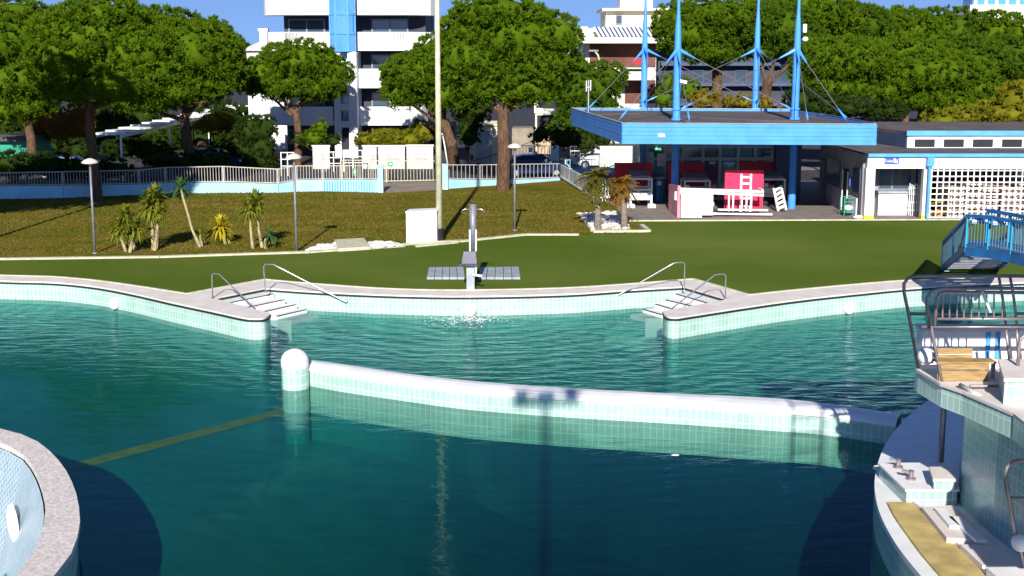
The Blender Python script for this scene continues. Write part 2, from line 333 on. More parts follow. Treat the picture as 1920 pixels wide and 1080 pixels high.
# pool edge
t=thing('pool_wall','curved mint tiled pool edge with pale stone coping and two rounded piers','pool wall',Vector((0,inner[16].y,0)))
poly=[Vector((xl,outer[0].y,0))]+outerS+[Vector((xr,outer[-1].y,0)),Vector((xr,inner[-1].y,0))]+innerS[::-1]+[Vector((xl,inner[0].y,0))]
part('coping',MB().prism(poly,-.03,.02),M['coping'],t)
ich=[Vector((xl,inner[0].y,0))]+innerS+[Vector((xr,inner[-1].y,0))]
mb=MB()
for a,b in zip(ich[:-1],ich[1:]): mb.bar(Vector((a.x,a.y-.012,-.06)),Vector((b.x,b.y-.012,-.06)),.05,.055)
part('overflow_joint',mb,M['dark'],t)
part('tiled_face',MB().wall(ich,-.78,-.034),M['tile'],t); part('lower_face',MB().wall(ich,-7.2,-.781),M['floor'],t)  # darker floor tile below stands in for light lost in the water
mb=MB()
ech=[Vector((xl,outer[0].y,0))]+outerS+[Vector((xr,outer[-1].y,0))]
for a,b in zip(ech[:-1],ech[1:]): mb.bar(Vector((a.x,a.y,.02)),Vector((b.x,b.y,.02)),.10,.05)
part('edge_strip',mb,M['kerb'],t)
# water level waterline deposit strip
# steps
def steps(lines,label,nose0):
    L=[(G(*nose0[0]),G(*nose0[1]))]
    for k,(a,b) in enumerate(lines): L.append((G(*a,-.135*(k+1)),G(*b,-.135*(k+1))))
    d=[L[-1][i]-L[-2][i] for i in (0,1)]
    for k in range(3): L.append((L[-1][0]+Vector((d[0].x,d[0].y,-.135)),L[-1][1]+Vector((d[1].x,d[1].y,-.135))))
    r=thing('pool_steps',label,'steps',L[0][0],'steps going down into the pool')
    mb=MB(); nb=MB()
    sb=MB()
    for k in range(1,len(L)):
        a0,b0=L[k-1];a1,b1=L[k]; z=-.135*k
        (mb if k<6 else sb).prism([(a0.x,a0.y),(a1.x,a1.y),(b1.x,b1.y),(b0.x,b0.y)],-3.6,z)
        if k<5:
            n0=Vector((a1.x,a1.y,z+.0)); n1=Vector((b1.x,b1.y,z+.0)); dd=((a0-a1)+(b0-b1)).normalized()
            dd=Vector((dd.x,dd.y,0)); nb.bar(n0+dd*.03+Vector((0,0,-.004)),n1+dd*.03+Vector((0,0,-.004)),.06,.022)
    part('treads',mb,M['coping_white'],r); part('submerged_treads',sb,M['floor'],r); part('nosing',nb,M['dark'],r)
steps([((430,568),(514,551)),((462,577),(534,562)),((494,585),(556,571)),((520,593),(576,580))],'pale steps with dark nosings beside the left rounded pier',((400,560),(496,541)))
steps([((1335,571),(1266,551)),((1305,576),(1246,562)),((1270,583),(1228,570)),((1240,590),(1205,580))],'pale steps with dark nosings beside the right rounded pier',((1365,562),(1283,538)))
# handrails
def handrail(pts,label):
    P=[]
    for p in pts: P.append(p)
    mb=MB().tube(P,.022,8)
    for e in (P[0],): mb.lathe(e,[(0,.02),(.06,.02),(.06,0)],10)
    single('handrail',mb,M['steel'],label,'handrail','handrails at the pool steps',smooth=True)
def rail(base,top,corner,end,zend,label,foot=None):
    b=G(*base); Y=b.y; tp=W(top[0],top[1],Y); c=W(corner[0],corner[1],Y-.15); e=G(end[0],end[1],zend)
    pts=[b,tp+Vector((0,0,-.08)),tp+(c-tp).normalized()*.08,c]
    n=8
    for k in range(1,n+1):
        q=c.lerp(e,k/n); pts.append(q)
    d=(e-c).normalized(); pts.append(e+Vector((d.x*.05,d.y*.05,.08)))
    handrail(pts,label)
rail((399,560),(397,512),(411,514),(479,579),-.15,'steel handrail on the left pier, nearer the lawn kerb, short slope')
rail((498,549),(494,495),(513,496),(648,566),-.25,'long steel handrail on the left steps reaching over the water')
rail((1283,545),(1284,491),(1264,493),(1158,554),-.15,'long steel handrail on the right steps reaching over the water')
rail((1360,561),(1361,513),(1341,515),(1258,580),-.15,'short steel handrail on the right rounded pier')
# water + floor
cR=None
def circ3(a,b,c):
    ax,ay,bx,by,cx,cy=a.x,a.y,b.x,b.y,c.x,c.y; d=2*(ax*(by-cy)+bx*(cy-ay)+cx*(ay-by))
    ux=((ax*ax+ay*ay)*(by-cy)+(bx*bx+by*by)*(cy-ay)+(cx*cx+cy*cy)*(ay-by))/d; uy=((ax*ax+ay*ay)*(cx-bx)+(bx*bx+by*by)*(ax-cx)+(cx*cx+cy*cy)*(bx-ax))/d
    return Vector((ux,uy,0)),math.hypot(ax-ux,ay-uy)
RO=[G(*p) for p in [(0,805),(60,823),(108,862),(138,912),(150,968),(145,1010),(128,1050),(102,1080)]]
RI=[G(*p) for p in [(0,832),(40,850),(68,888),(84,940),(82,985),(66,1030),(34,1078)]]
rc,rr=circ3(RO[0],RO[4],RO[7]); ric,rir=circ3(RI[0],RI[3],RI[6])
print('ring',rc,rr,ric,rir)
def ringpts(ch,c,r,n=40,flip=False):
    a0=math.atan2(ch[0].y-c.y,ch[0].x-c.x); a1=math.atan2(ch[-1].y-c.y,ch[-1].x-c.x)
    mid=crom(ch,5)
    # continue the circle round from the last point back to the first
    tot=(a1-a0)%(2*math.pi) if False else None
    pts=list(mid); a=a1
    rem=2*math.pi-((a0-a1)%(2*math.pi))
    for k in range(1,n): 
        aa=a1-rem*k/n; pts.append(c+Vector((r*math.cos(aa),r*math.sin(aa),0)))
    return pts
ro=ringpts(RO,rc,rr); ri=ringpts(RI,ric,rir)
t=thing('round_basin','round basin rim with speckled coping and blue mosaic inside, bottom left','basin',Vector((rc.x,rc.y,0)))
def annulus(mb,A,B,z0,z1):
    # A outer loop, B inner loop resampled by angle
    n=96; 
    def samp(P,c):
        an=[(math.atan2(p.y-c.y,p.x-c.x),p) for p in P]; an.sort(key=lambda q:q[0]); out=[]
        for k in range(n):
            t=-math.pi+2*math.pi*k/n
            for i in range(len(an)):
                a,b=an[i-1],an[i]; aa=a[0]-(2*math.pi if i==0 else 0)
                if aa<=t<=b[0]: out.append(a[1].lerp(b[1],(t-aa)/max(1e-6,b[0]-aa))); break
            else: out.append(an[0][1].copy())
        return out
    a=samp(A,rc); b=samp(B,rc)
    vs=[(p.x,p.y,z1) for p in a]+[(p.x,p.y,z1) for p in b]+[(p.x,p.y,z0) for p in a]+[(p.x,p.y,z0) for p in b]; fs=[]
    for k in range(n):
        j=(k+1)%n; fs+=[(k,j,n+j,n+k),(2*n+k,2*n+j,j,k),(n+k,n+j,3*n+j,3*n+k)]
    mb.add(vs,fs); return a,b
mb=MB(); A,B=annulus(mb,ro,ri,-.09,.02); part('coping',mb,M['speckle'] if 'speckle' in M else M['coping'],t)
# inner wall battered inward, outer wall vertical
def ringwall(P,z0,z1,c,k0,k1):
    mb=MB();L=0;n=len(P)
    for i in range(n):
        a=P[i];b=P[(i+1)%n];l=(b-a).length
        def q(p,k,z): return (c.x+(p.x-c.x)*k,c.y+(p.y-c.y)*k,z)
        mb.add([q(a,k0,z0),q(b,k0,z0),q(b,k1,z1),q(a,k1,z1)],[(0,1,2,3)],[[(L,z0),(L+l,z0),(L+l,z1),(L,z1)]]);L+=l
    return mb
RR=(B[0]-rc).length
part('inner_wall',ringwall(B,-3.2,-.09,rc,1-1.0/rir,1-.03/rir),M['tile_in'],t)
part('outer_wall',ringwall(A,-4,-.09,rc,1-.06/rr,1-.06/rr),M['tile'],t)
part('basin_floor',MB().prism([rc+(p-rc)*(1-1.0/rir) for p in B],-3.2,-3.2),M['tile_in'],t)
# oval lamp on the inner wall
lp=G(30,985,-1.35); mb=MB()
wn_=(Vector((rc.x,rc.y,0))-Vector((lp.x,lp.y,0))).normalized()
print('lamp',lp,(Vector((lp.x,lp.y,0))-rc).length, rir)
# place on the wall: step along view ray until it meets the battered wall
best=None
for k in range(400):
    z=-.2-k*.007; p=G(30,982,z); rad=(Vector((p.x,p.y,0))-rc).length
    wr=rir*(1-.03/rir)+( (z+.09)/(-3.11))*(-.97)
    # wall radius follows direction B sample
    d=(Vector((p.x,p.y,0))-rc); ang=math.atan2(d.y,d.x); kk=min(B,key=lambda q:abs(math.atan2(q.y-rc.y,q.x-rc.x)-ang)); rb=(kk-rc).length
    wr=rb*(1-.03/rir-(.97/rir)*((-z-.09)/3.11))
    if rad>=wr-.0: best=(p,ang,z); break
if best:
    p,ang,z=best; p=p+(rc-Vector((p.x,p.y,0))).normalized()*.05
    tn=Vector((-math.sin(ang),math.cos(ang),0)); nn=(rc-Vector((p.x,p.y,0))).normalized()
    vs=[];fs=[];n=24
    for rr_,dd in ((1,0),(.92,.04),(.5,.075),(0.01,.085)):
        for k in range(n):
            a=2*math.pi*k/n; q=p+tn*(.42*rr_*math.cos(a))+Vector((0,0,1))*(.42*rr_*math.sin(a))+nn*dd; vs.append(q)
    for i in range(3):
        for k in range(n): j=(k+1)%n; fs.append((i*n+k,i*n+j,(i+1)*n+j,(i+1)*n+k))
    fs.append(tuple(range(3*n,4*n)))
    single('pool_lamp',MB().add(vs,fs),M['white'],'large white oval lamp on the mosaic wall inside the round basin','pool lamp',smooth=True)
# divider wall -------------------------------------------------
DZ=-.08
back=[G(x,y,DZ) for x,y in [(545,669),(640,681),(740,696),(840,708),(960,719),(1100,728),(1260,736),(1440,744),(1560,756),(1690,775)]]
front=[G(x,y,DZ-.12) for x,y in [(545,687),(640,704),(740,718),(860,734),(980,744),(1100,752),(1260,761),(1410,771),(1545,781),(1680,800)]]
bs=crom(back,7); fs_=crom(front,7)
t=thing('divider_wall','long curved white topped tile wall standing in the middle of the water','wall',Vector((bs[30].x,bs[30].y,-.65)))
mb=MB(); n=len(bs); vs=[];fc=[]
for a,b in zip(bs,fs_):
    m_=a.lerp(b,.5); pr=[(a,0,-.14),(a,0,-.03),(a,.12,0),(m_,0,.02),(a,.82,0),(a,.97,-.05),(a,1.0,-.16)]
    for q in ((0,-.16),(.0,-.05),(.1,.0),(.5,.025),(.85,.0),(.97,-.05),(1,-.14)):
        p=a.lerp(b,q[0]); vs.append((p.x,p.y,DZ+q[1]))
k=7
for i in range(n-1):
    for j in range(k-1): fc.append((i*k+j,(i+1)*k+j,(i+1)*k+j+1,i*k+j+1))
mb.add(vs,fc); part('coping',mb,M['coping_white'],t)
ff=[Vector((p.x,p.y+.04,0)) for p in fs_]; bb_=[Vector((p.x,p.y-.04,0)) for p in bs]
mb=MB(); mb.wall(ff,-1.38,DZ-.13); mb.wall(bb_[::-1],-7.2,DZ-.13); part('tiled_face',mb,M['tile'],t)
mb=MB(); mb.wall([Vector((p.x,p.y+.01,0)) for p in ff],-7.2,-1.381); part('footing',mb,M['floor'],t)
kc=G(550,733,WZ); kc.y+=.35; kc.z=0; kr=26*S(kc.y)
prof=[(kr,-4),(kr,-.12)]; mb=MB(); n=28; L=0
for k in range(n):
    a=2*math.pi*k/n;b=2*math.pi*(k+1)/n; mb.add([kc+Vector((kr*math.cos(a),kr*math.sin(a),-1.25)),kc+Vector((kr*math.cos(b),kr*math.sin(b),-1.25)),kc+Vector((kr*math.cos(b),kr*math.sin(b),-.1)),kc+Vector((kr*math.cos(a),kr*math.sin(a),-.1))],[(0,1,2,3)],[[(L,-1.25),(L+kr*.224,-1.25),(L+kr*.224,-.1),(L,-.1)]]); L+=kr*.2244
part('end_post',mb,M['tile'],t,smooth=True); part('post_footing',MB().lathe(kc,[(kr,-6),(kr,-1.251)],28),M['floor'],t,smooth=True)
part('dome_cap',MB().lathe(kc,[(kr,-.1),(kr*1.03,-.08),(kr*1.03,.06)]+[(kr*1.03*math.cos(a),.06+kr*.95*math.sin(a)) for a in [math.radians(q) for q in range(10,91,10)]],28),M['coping_white'],t,smooth=True)
# pool floor: a real slope, shallow shelf by the back wall
def fz(x,y):
    z=-1.2-.9*max(0,min(1,(44-y)/7))
    z-=4.0*max(0,min(1,(x+7)/6))*max(0,min(1,(32.5-y)/5))
    z-=.6*max(0,min(1,(x+2)/5))*max(0,min(1,(41-y)/5))
    return z
mb=MB(); nx,ny=60,60
gx=[xl+(xr-xl)*i/nx for i in range(nx+1)]; gx=[-75,-50,-35]+[-25+i for i in range(0,46)]+[30,45,60]
gy=[-2+i for i in range(0,56)]
for y in gy:
    for x in gx: mb.v.append((x,y,fz(x,y)))
w=len(gx)
def inring(x,y): return math.hypot(x-rc.x,y-rc.y)<rir-1.2
for j in range(len(gy)-1):
    for i in range(w-1):
        if inring((gx[i]+gx[i+1])/2,(gy[j]+gy[j+1])/2) or all(inring(gx[a],gy[b]) for a in(i,i+1) for b in (j,j+1)): continue
        mb.f.append((j*w+i,j*w+i+1,(j+1)*w+i+1,(j+1)*w+i))
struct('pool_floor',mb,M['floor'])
a=G(545,768,fz(-7.2,33)-0.0); b=G(190,862,-2.1)
mb=MB(); n=16; dv=(b-a).normalized(); pv_=Vector((-dv.y,dv.x,0))*.28
pa=[];
for k in range(n+1):
    q=a.lerp(b,k/n*1.15)
    for s_ in (-1,1): e=q+pv_*s_; mb.v.append((e.x,e.y,fz(e.x,e.y)+.012))
for k in range(n): mb.f.append((2*k,2*k+1,2*k+3,2*k+2))
struct('pool_floor_stripe',mb,M['stripe'])
# water body
wp=[(xr-.2,60)]; ys=max(p.y for p in B)
top=60
loop=[Vector((xr-.1,48,0)),Vector((xl+.1,48,0)),Vector((xl+.1,rc.y,0))]
mids=[(A[i]+B[i])/2 for i in range(len(A))]
east=[p for p in mids]
east.sort(key=lambda p:-(math.atan2(p.y-rc.y,p.x-rc.x)))      # from west(+pi) over north, east, south
loop+=east[1:-1]+[Vector((xl+.1,rc.y-.3,0)),Vector((xl+.1,-1.9,0)),Vector((xr-.1,-1.9,0))]
mb=MB().prism(loop,-7.4,WZ,bottom=True); struct('water',mb,M['water'])
mb=MB().wall([Vector((xl,-2,0)),Vector((xr,-2,0))],-7.2,0); mb.wall([Vector((xl,50,0)),Vector((xl,-2,0))],-7.2,0); mb.wall([Vector((xr,-2,0)),Vector((xr,50,0))],-7.2,0); struct('pool_basin_sides',mb,M['tile'])
# round lamps on the back wall
for i,(px,py,zz,lab) in enumerate([(219,577,-.5,'white ring lamp on the left curved pool wall'),(880,588,-.52,'white ring lamp under the shower column by the splash'),(1582,582,-.5,'white ring lamp on the right pool wall')]):
    p=G(px,py,zz)
    # move to the wall plane
    best=min(range(len(innerS)-1),key=lambda k:abs((960+F*innerS[k].x/(innerS[k].y*CP+(CH)*SP))-px)+ (0 if True else 0))
    a,b=innerS[best],innerS[min(best+1,len(innerS)-1)]
    tn=(b-a).normalized(); nn=Vector((tn.y,-tn.x,0)); 
    if nn.y>0: nn=-nn
    q=Vector((a.x,a.y,-.46))+nn*.03
    mb=MB(); vs=[];n=20
    for rr_,dd in ((.21,0),(.21,.09),(.16,.12),(.12,.06),(.01,.08)):
        for k in range(n):
            an=2*math.pi*k/n; vs.append(q+tn*rr_*math.cos(an)+Vector((0,0,rr_*math.sin(an)))+nn*dd)
    fc=[(r_*n+k,r_*n+(k+1)%n,(r_+1)*n+(k+1)%n,(r_+1)*n+k) for r_ in range(4) for k in range(n)]
    single('pool_lamp',mb.add(vs,fc),M['white'],lab,'pool lamp','ring lamps on the pool wall',smooth=True)
# splash
R.seed(3); mb=MB(); c=G(880,600,WZ)
for k in range(500):
    a=R.uniform(0,2*math.pi); d=abs(R.gauss(0,.55)); h=max(0,R.gauss(.16,.2)*(1-d*.5)); r=R.uniform(.004,.014)
    p=c+Vector((d*math.cos(a)*1.3,d*math.sin(a)*.7,h)); mb.ell(p,(r*R.uniform(1,2.5),r,r),6,4)
for k in range(110):
    a=R.uniform(0,2*math.pi); d=R.uniform(.1,1.7); p=c+Vector((d*math.cos(a),d*math.sin(a)*.8,.004)); mb.ell(p,(R.uniform(.015,.06),.015,.004),6,4)
o=single('splash',mb,M['white'],'white splash of fountain water under the shower column','splash'); o['kind']='stuff'
for k_ in ('label','category'):
    pass
# ================================================================ deck shower
b=G(882,544); Y=b.y
t=thing('deck_shower','grey metal deck shower column with slatted trays at the pool edge','shower',b)
s=S(Y); 
def Pz(px,py,dy=0): return W(px,py,Y+dy)
mb=MB(); p0=Pz(882,543); p1=Pz(882,490); mb.bb(p0.x-7*s,p0.x+8*s,Y-.12,Y+.12,0,p1.z); part('base_column',mb,M['slats'],t)
mb=MB(); z0=Pz(880,492).z; z1=Pz(880,470).z
vs=[(b.x-16*s,Y-.3,z0),(b.x+13*s,Y-.3,z0),(b.x+13*s,Y+.3,z0),(b.x-16*s,Y+.3,z0),(b.x-12*s,Y-.2,z1),(b.x+11*s,Y-.2,z1),(b.x+11*s,Y+.2,z1),(b.x-12*s,Y+.2,z1)]
mb.add(vs,[(0,1,5,4),(1,2,6,5),(2,3,7,6),(3,0,4,7),(4,5,6,7),(3,2,1,0)]); mb.bb(b.x-20*s,b.x+14*s,Y-.34,Y+.34,z0-.06,z0-.004); part('hood',mb,M['hood'],t)
cx=Pz(887,470).x; zt=Pz(887,386).z; zm=Pz(887,430).z
mb=MB(); mb.tube([(cx,Y,z1-.02),(cx,Y,zm),(cx,Y,zt)],[4*s,7*s,7*s],12); mb.lathe((cx,Y,zt),[(7*s,0),(8*s,.01),(8*s,.05),(0.001,.06)],12); part('pipe',mb,M['greymetal'],t,smooth=True)
mb=MB(); mb.bar((cx-5.5*s,Y-.1,z1),(cx-6*s,Y-.1,zm),.05,.04); mb.bar((cx+5.5*s,Y-.1,z1),(cx+6*s,Y-.1,zm),.05,.04); mb.bar(Pz(892,490,-.15),Pz(892,515,-.15),.05,.04); mb.bar(Pz(886,515,-.15),Pz(904,517,-.15),.12,.06); part('bracket',mb,M['white'],t)
for sg in (-1,1):
    q=Vector((cx,Y,Pz(887,393).z)); pts=[q+Vector((sg*5*s,0,0)),q+Vector((sg*14*s,-.02,.02)),q+Vector((sg*19*s,-.03,-.01)),q+Vector((sg*21*s,-.03,-.1))]
    part('shower_head',MB().tube(pts,.022,8),M['steel'],t,smooth=True)
for (x0,x1) in ((800,872),(896,976)):
    a0=G(x0,525);a1=G(x1,525);c0=G(x0+4,506);c1=G(x1-3,505); mb=MB(); n=5
    for k in range(n):
        u0=k/n+.008;u1=(k+1)/n-.008
        P=[a0.lerp(a1,u0),a0.lerp(a1,u1),c0.lerp(c1,u1),c0.lerp(c1,u0)]; mb.prism(P,.02,.10)
    part('slatted_tray',mb,M['slats'],t)
# ================================================================ GARDEN FURNITURE
def zat(base_z0,px,py):  # height of pixel (px,py) above ground point 'base'
    return W(px,py,base_z0.y).z
def garden_lamp(base,top,label):
    b=G(*base); tp=W(top[0],top[1],b.y); h=tp.z
    t=thing('garden_lamp',label,'lamp post',b,'mushroom headed garden lamps')
    lean=(tp.x-b.x); d=Vector((lean*0.0,0,0))
    mb=MB().tube([(0,0,0),(0,0,h-.25)],[.055,.045],10); mb.lathe((0,0,0),[(.12,0),(.12,.03),(.06,.05)],12); part('pole',mb,M['greymetal'],t,local=True,smooth=True)
    mb=MB().lathe((0,0,h-.25),[(.04,-.05),(.13,.0),(.32,.03),(.34,.07),(.25,.16),(.1,.22),(.001,.24)],18); part('lamp_head',mb,M['stone'],t,local=True,smooth=True)
garden_lamp((178,475),(168,296),'mushroom garden lamp on the lawn left of the spiky plants')
garden_lamp((556,472),(545,287),'mushroom garden lamp by the left gravel patch')
garden_lamp((965,432),(965,268),'mushroom garden lamp on the bare lawn right of the tall white pole')
b=G(824,452); t=thing('floodlight_pole','very tall white pole rising past the frame beside the white cabinet','pole',b)
hp=13.5
part('pole',MB().tube([(b.x,b.y,0),(b.x,b.y,hp)],[.15,.085],14),M['kerb'],t,smooth=True)
part('base_sleeve',MB().lathe(b,[(.26,0),(.26,.02),(.2,.03),(.2,.55),(.16,.56)],14),M['rubber'],t)
part('floodlight',MB().box((b.x,b.y-.1,hp+.1),(1.2,.4,.3)),M['greymetal'],t)
# an identical pole just left of the frame, whose shadow crosses the lawn
b=Vector((-23.2,48.5,0)); t=thing('floodlight_pole','tall white pole standing left of the frame on the lawn','pole',b)
part('pole',MB().tube([(b.x,b.y,0),(b.x,b.y,11)],[.14,.09],12),M['kerb'],t,smooth=True)
# white cabinet
Y0=G(762,458).y; p0=W(762,458,Y0); s=S(Y0)
t=thing('electric_cabinet','big plain white cabinet box at the foot of the tall pole','cabinet',G(790,458))
x0=p0.x;x1=G(818,456).x; z1=W(762,399,Y0).z
part('body',MB().prism([G(762,458),G(819,455),G(819,455)+Vector((.1,.9,0)),G(762,458)+Vector((.1,.9,0))],.03,z1),M['white'],t)
part('lid',MB().prism([G(762,458)+Vector((-.03,-.03,0)),G(819,455)+Vector((.03,-.03,0)),G(819,455)+Vector((.13,.95,0)),G(762,458)+Vector((.07,.95,0))],z1+.001,z1+.05),M['white'],t)
part('plinth',MB().prism([G(780,464),G(860,456),G(866,451),G(770,455)],-.05,.05),M['kerb'],t)
# gravel patches
def gravelpatch(poly,label,n,seed):
    P=[G(*p) for p in poly]; rr_=random.Random(seed); t=thing('gravel_patch',label,'gravel',P[0])
    part('gravel_bed',MB().prism(P,0.0,.02),M['gravel'],t)
    x0=min(p.x for p in P);x1=max(p.x for p in P);y0=min(p.y for p in P);y1=max(p.y for p in P)
    def ins(x,y):
        c=False
        for i in range(len(P)):
            a=P[i-1];b=P[i]
            if (a.y>y)!=(b.y>y) and x<(b.x-a.x)*(y-a.y)/(b.y-a.y)+a.x:c=not c
        return c
    mb=MB();k=0
    while k<n:
        x=rr_.uniform(x0,x1);y=rr_.uniform(y0,y1)
        if ins(x,y):
            r=rr_.uniform(.05,.14); mb.ell((x,y,.03+r*.3),(r*rr_.uniform(.8,1.4),r,r*.6),6,4); k+=1
    o=part('pebbles',mb,M['stone'],t); o['kind']='stuff'
gravelpatch([(575,473),(600,462),(632,458),(632,470)],'white pebble patch left of the stone slab',90,1)
gravelpatch([(690,468),(690,457),(730,456),(760,463)],'white pebble patch right of the stone slab',90,2)
single('stone_slab',MB().prism([G(634,472),G(696,468),G(682,452),G(627,455)],0,.14),M['kerb'],'pale stone slab between two pebble patches','slab')
gravelpatch([(1112,433),(1182,431),(1166,406),(1150,399),(1085,402)],'large white gravel bed around the two small palms',260,3)
mb=ribbon([G(1112,436),G(1216,435),G(1203,424)],.22,0,.1,MB()); mb2=ribbon([G(1110,434),G(1085,402)],.12,0,.08,mb)
single('kerb',mb2,M['kerb'],'cream kerb framing the gravel bed with the palms','kerb')
# low white stones / bag
# ---------------------------------------------------------------- fences
def fence_run(name,label,base_px,walltop_px,railtop_px,col,step=.16,rail_only=False,group=None,barm='fencemetal'):
    pts=[G(*p) for p in base_px]; t=thing(name,label,'fence',pts[0],group)
    wz=[W(b[0],w,p.y).z for b,w,p in zip(base_px,walltop_px,pts)]; rz=[W(b[0],r,p.y).z for b,r,p in zip(base_px,railtop_px,pts)]
    wall=MB();bal=MB();rl=MB();rb=MB();posts=[]
    for i in range(len(pts)-1):
        a,b=pts[i],pts[i+1]; d=b-a; L=d.length; dn=d/L; nn=Vector((-dn.y,dn.x,0))*.1
        if not rail_only:
            vs=[(a+s_*nn+Vector((0,0,z))) for s_ in(-1,1) for z in(-.1,wz[i])]+[(b+s_*nn+Vector((0,0,z))) for s_ in(-1,1) for z in(-.1,wz[i+1])]
            wall.add(vs,[(0,1,5,4),(2,6,7,3),(1,3,7,5),(0,2,3,1),(4,5,7,6)])
        g0=wz[i]+.06; g1=wz[i+1]+.06
        if rail_only: g0=g1=.12
        rl.bar(a+Vector((0,0,rz[i])),b+Vector((0,0,rz[i+1])),.05,.05); rb.bar(a+Vector((0,0,g0)),b+Vector((0,0,g1)),.05,.045)
        n=max(1,int(L/step))
        for k in range(n):
            u=(k+.5)/n; p=a+d*u; bal.box((p.x,p.y,((g0+(g1-g0)*u)+(rz[i]+(rz[i+1]-rz[i])*u))/2),(.028,.028,(rz[i]+(rz[i+1]-rz[i])*u)-(g0+(g1-g0)*u)-.03),rz=math.atan2(d.y,d.x))
        posts.append((a.x,a.y,(rz[i]+g0-.1)/2,rz[i]-g0+.12))
    if not rail_only: part('wall',wall,M[col],t)
    part('top_rail',rl,M[barm],t); part('bottom_rail',rb,M[barm],t); part('balusters',bal,M[barm],t)
    for q in posts: part('post',MB().box(q[:3],(.07,.07,q[3])),M[barm],t)
    return t
fence_run('fence','low blue wall with a white railing along the lawn, left of the gate',
 [(-60,374),(120,371),(262,365),(312,363),(420,361),(522,361),(556,359),(606,358),(718,361)],[350,348,346,343,342,345,338,337,337],[325,322,319,314,312,317,311,311,310],'bluew')
mb=MB()
for k in range(22):
    p=G(609+k*5,359.5-.0); p=G(609+k*5,358.2+ (k*5)/112*2.6); q=W(609+k*5,339,p.y-.12); mb.box((p.x,p.y-.14,q.z/2),(.05,.05,q.z))
single('slat_screen',mb,M['blueb'],'row of vertical blue slats on the wall left of the gate','slats')
def pillar(px,base,top,label,w=.32):
    p=G(px,base); z=W(px,top,p.y).z; t=thing('gate_pillar',label,'pillar',p,'light blue gate pillars')
    part('shaft',MB().box((0,0,z/2),(w,w,z)),M['bluew'],t,local=True); part('cap',MB().box((0,0,z+.03),(w+.08,w+.08,.06)),M['bluew'],t,local=True)
pillar(714,361,312,'light blue pillar at the left side of the gate opening'); pillar(835,355,309,'light blue pillar right of the tall white pole')
fence_run('fence','low light blue wall with white railing behind the big pine trunk',[(838,354),(900,349),(960,345),(1048,338)],[336,337,337,334],[309,309,308,307],'bluew',step=.3)
# gate and farther fence
fence_run('gate','pale sliding bar gate across the drive','',0,0,0) if 0 else None
fence_run('gate','pale cream bar gate closing the drive behind the lawn',[(640,345),(725,343),(815,341)],[340,340,340],[300,301,302],'white',rail_only=True,step=.2,barm='kerb')
tt=G(770,350)
single('driveway',MB().prism([G(722,362),G(832,356),G(830,338),G(715,341)],.004,.006),M['path'],'brown concrete driveway strip in front of the bar gate','driveway')
fence_run('fence','white railing fence in front of the dark blue parked car',[(960,308),(1030,307),(1040,307)],[300,300,300],[273,274,274],'white',rail_only=True,step=.22)
single('gate_post',MB().box(G(1040,309)+Vector((0,0,.8)),(.6,.5,1.65)),M['white'],'thick white gate post at the end of the white railing','post')
fence_run('fence','dark grey railing fence left of the white car',[(1048,307),(1090,306)],[300,300],[274,275],'white',rail_only=True,step=.3,barm='greymetal')
# glass screen fence running towards the camera
pp=[((1052,335),(1052,309)),((1068,345),(1068,317)),((1086,357),(1087,326)),((1100,366),(1100,331)),((1114,378),(1114,338))]
t=thing('screen_fence','translucent pale panel fence running from the lawn corner towards the gravel bed','fence',G(1052,335))
mb=MB();fr_=MB()
for (b0,t0),(b1,t1) in zip(pp[:-1],pp[1:]):
    a=G(*b0);b=G(*b1); za=W(t0[0],t0[1],a.y).z; zb=W(t1[0],t1[1],b.y).z
    d=(b-a).normalized(); m0=a+d*.05;m1=b-d*.05
    vs=[m0+Vector((0,0,.22)),m1+Vector((0,0,.22)),m1+Vector((0,0,zb-.04)),m0+Vector((0,0,za-.04))]; o_=Vector((-d.y,d.x,0))*.03
    mb.add([v+o_ for v in vs]+[v-o_ for v in vs],[(0,1,2,3),(7,6,5,4),(0,4,5,1),(1,5,6,2),(2,6,7,3),(3,7,4,0)])
    fr_.bar(a+Vector((0,0,za)),b+Vector((0,0,zb)),.05,.05); fr_.box((a.x,a.y,za/2),(.05,.05,za)); fr_.bar(a+Vector((0,0,.15)),b+Vector((0,0,.15)),.12,.12)
e=G(1114,378); fr_.box((e.x,e.y,W(1114,338,e.y).z/2),(.06,.06,W(1114,338,e.y).z))
part('panel',mb,M['poster'],t); part('frame',fr_,M['white'],t)
# shower-ish white folded chair near fence end
# ---------------------------------------------------------------- spiky plants
def spiky(loc,stems,label,m,name='yucca',cat='yucca plant',blade=.5,n=60,w=.035,skirt=0,seed=0,grp='spiky plants on the lawn'):
    rr_=random.Random(seed); t=thing(name,label,cat,loc,grp); st=MB(); lv=MB()
    for (pts,sz) in stems:
        st.tube([Vector(p) for p in pts],[.075]+[.05]*(len(pts)-1),7); c=Vector(pts[-1])
        for k in range(int(n*1.4)):
            a=rr_.uniform(0,2*math.pi); el=rr_.uniform(-.9-.0*skirt,1.35); L=sz*blade*rr_.uniform(.85,1.4)
            d=Vector((math.cos(a)*math.cos(el),math.sin(a)*math.cos(el),math.sin(el))); sd=d.cross(Vector((0,0,1))); sd=sd.normalized() if sd.length>.1 else Vector((1,0,0))
            m1=c+d*L*.6; e=c+d*L+Vector((0,0,-L*.22)); ww=w*sz
            lv.add([c-sd*ww*.5,c+sd*ww*.5,m1+sd*ww,m1-sd*ww,e],[(0,1,2,3),(3,2,4)])
    part('stem',st,M['cane'],t,local=True); part('leaves',lv,m,t,local=True); return t
def PL(base,offs):   # stems given as pixel tips relative to a base pixel
    b=G(*base); out=[]
    for (bx,tips,sz,dy) in offs:
        pts=[]
        for (px,py) in tips:
            q=W(px,py,b.y+dy); pts.append(q-b)
        q0=G(bx,base[1])-b; pts=[Vector((q0.x,dy,0))]+pts; out.append((pts,sz))
    return b,out
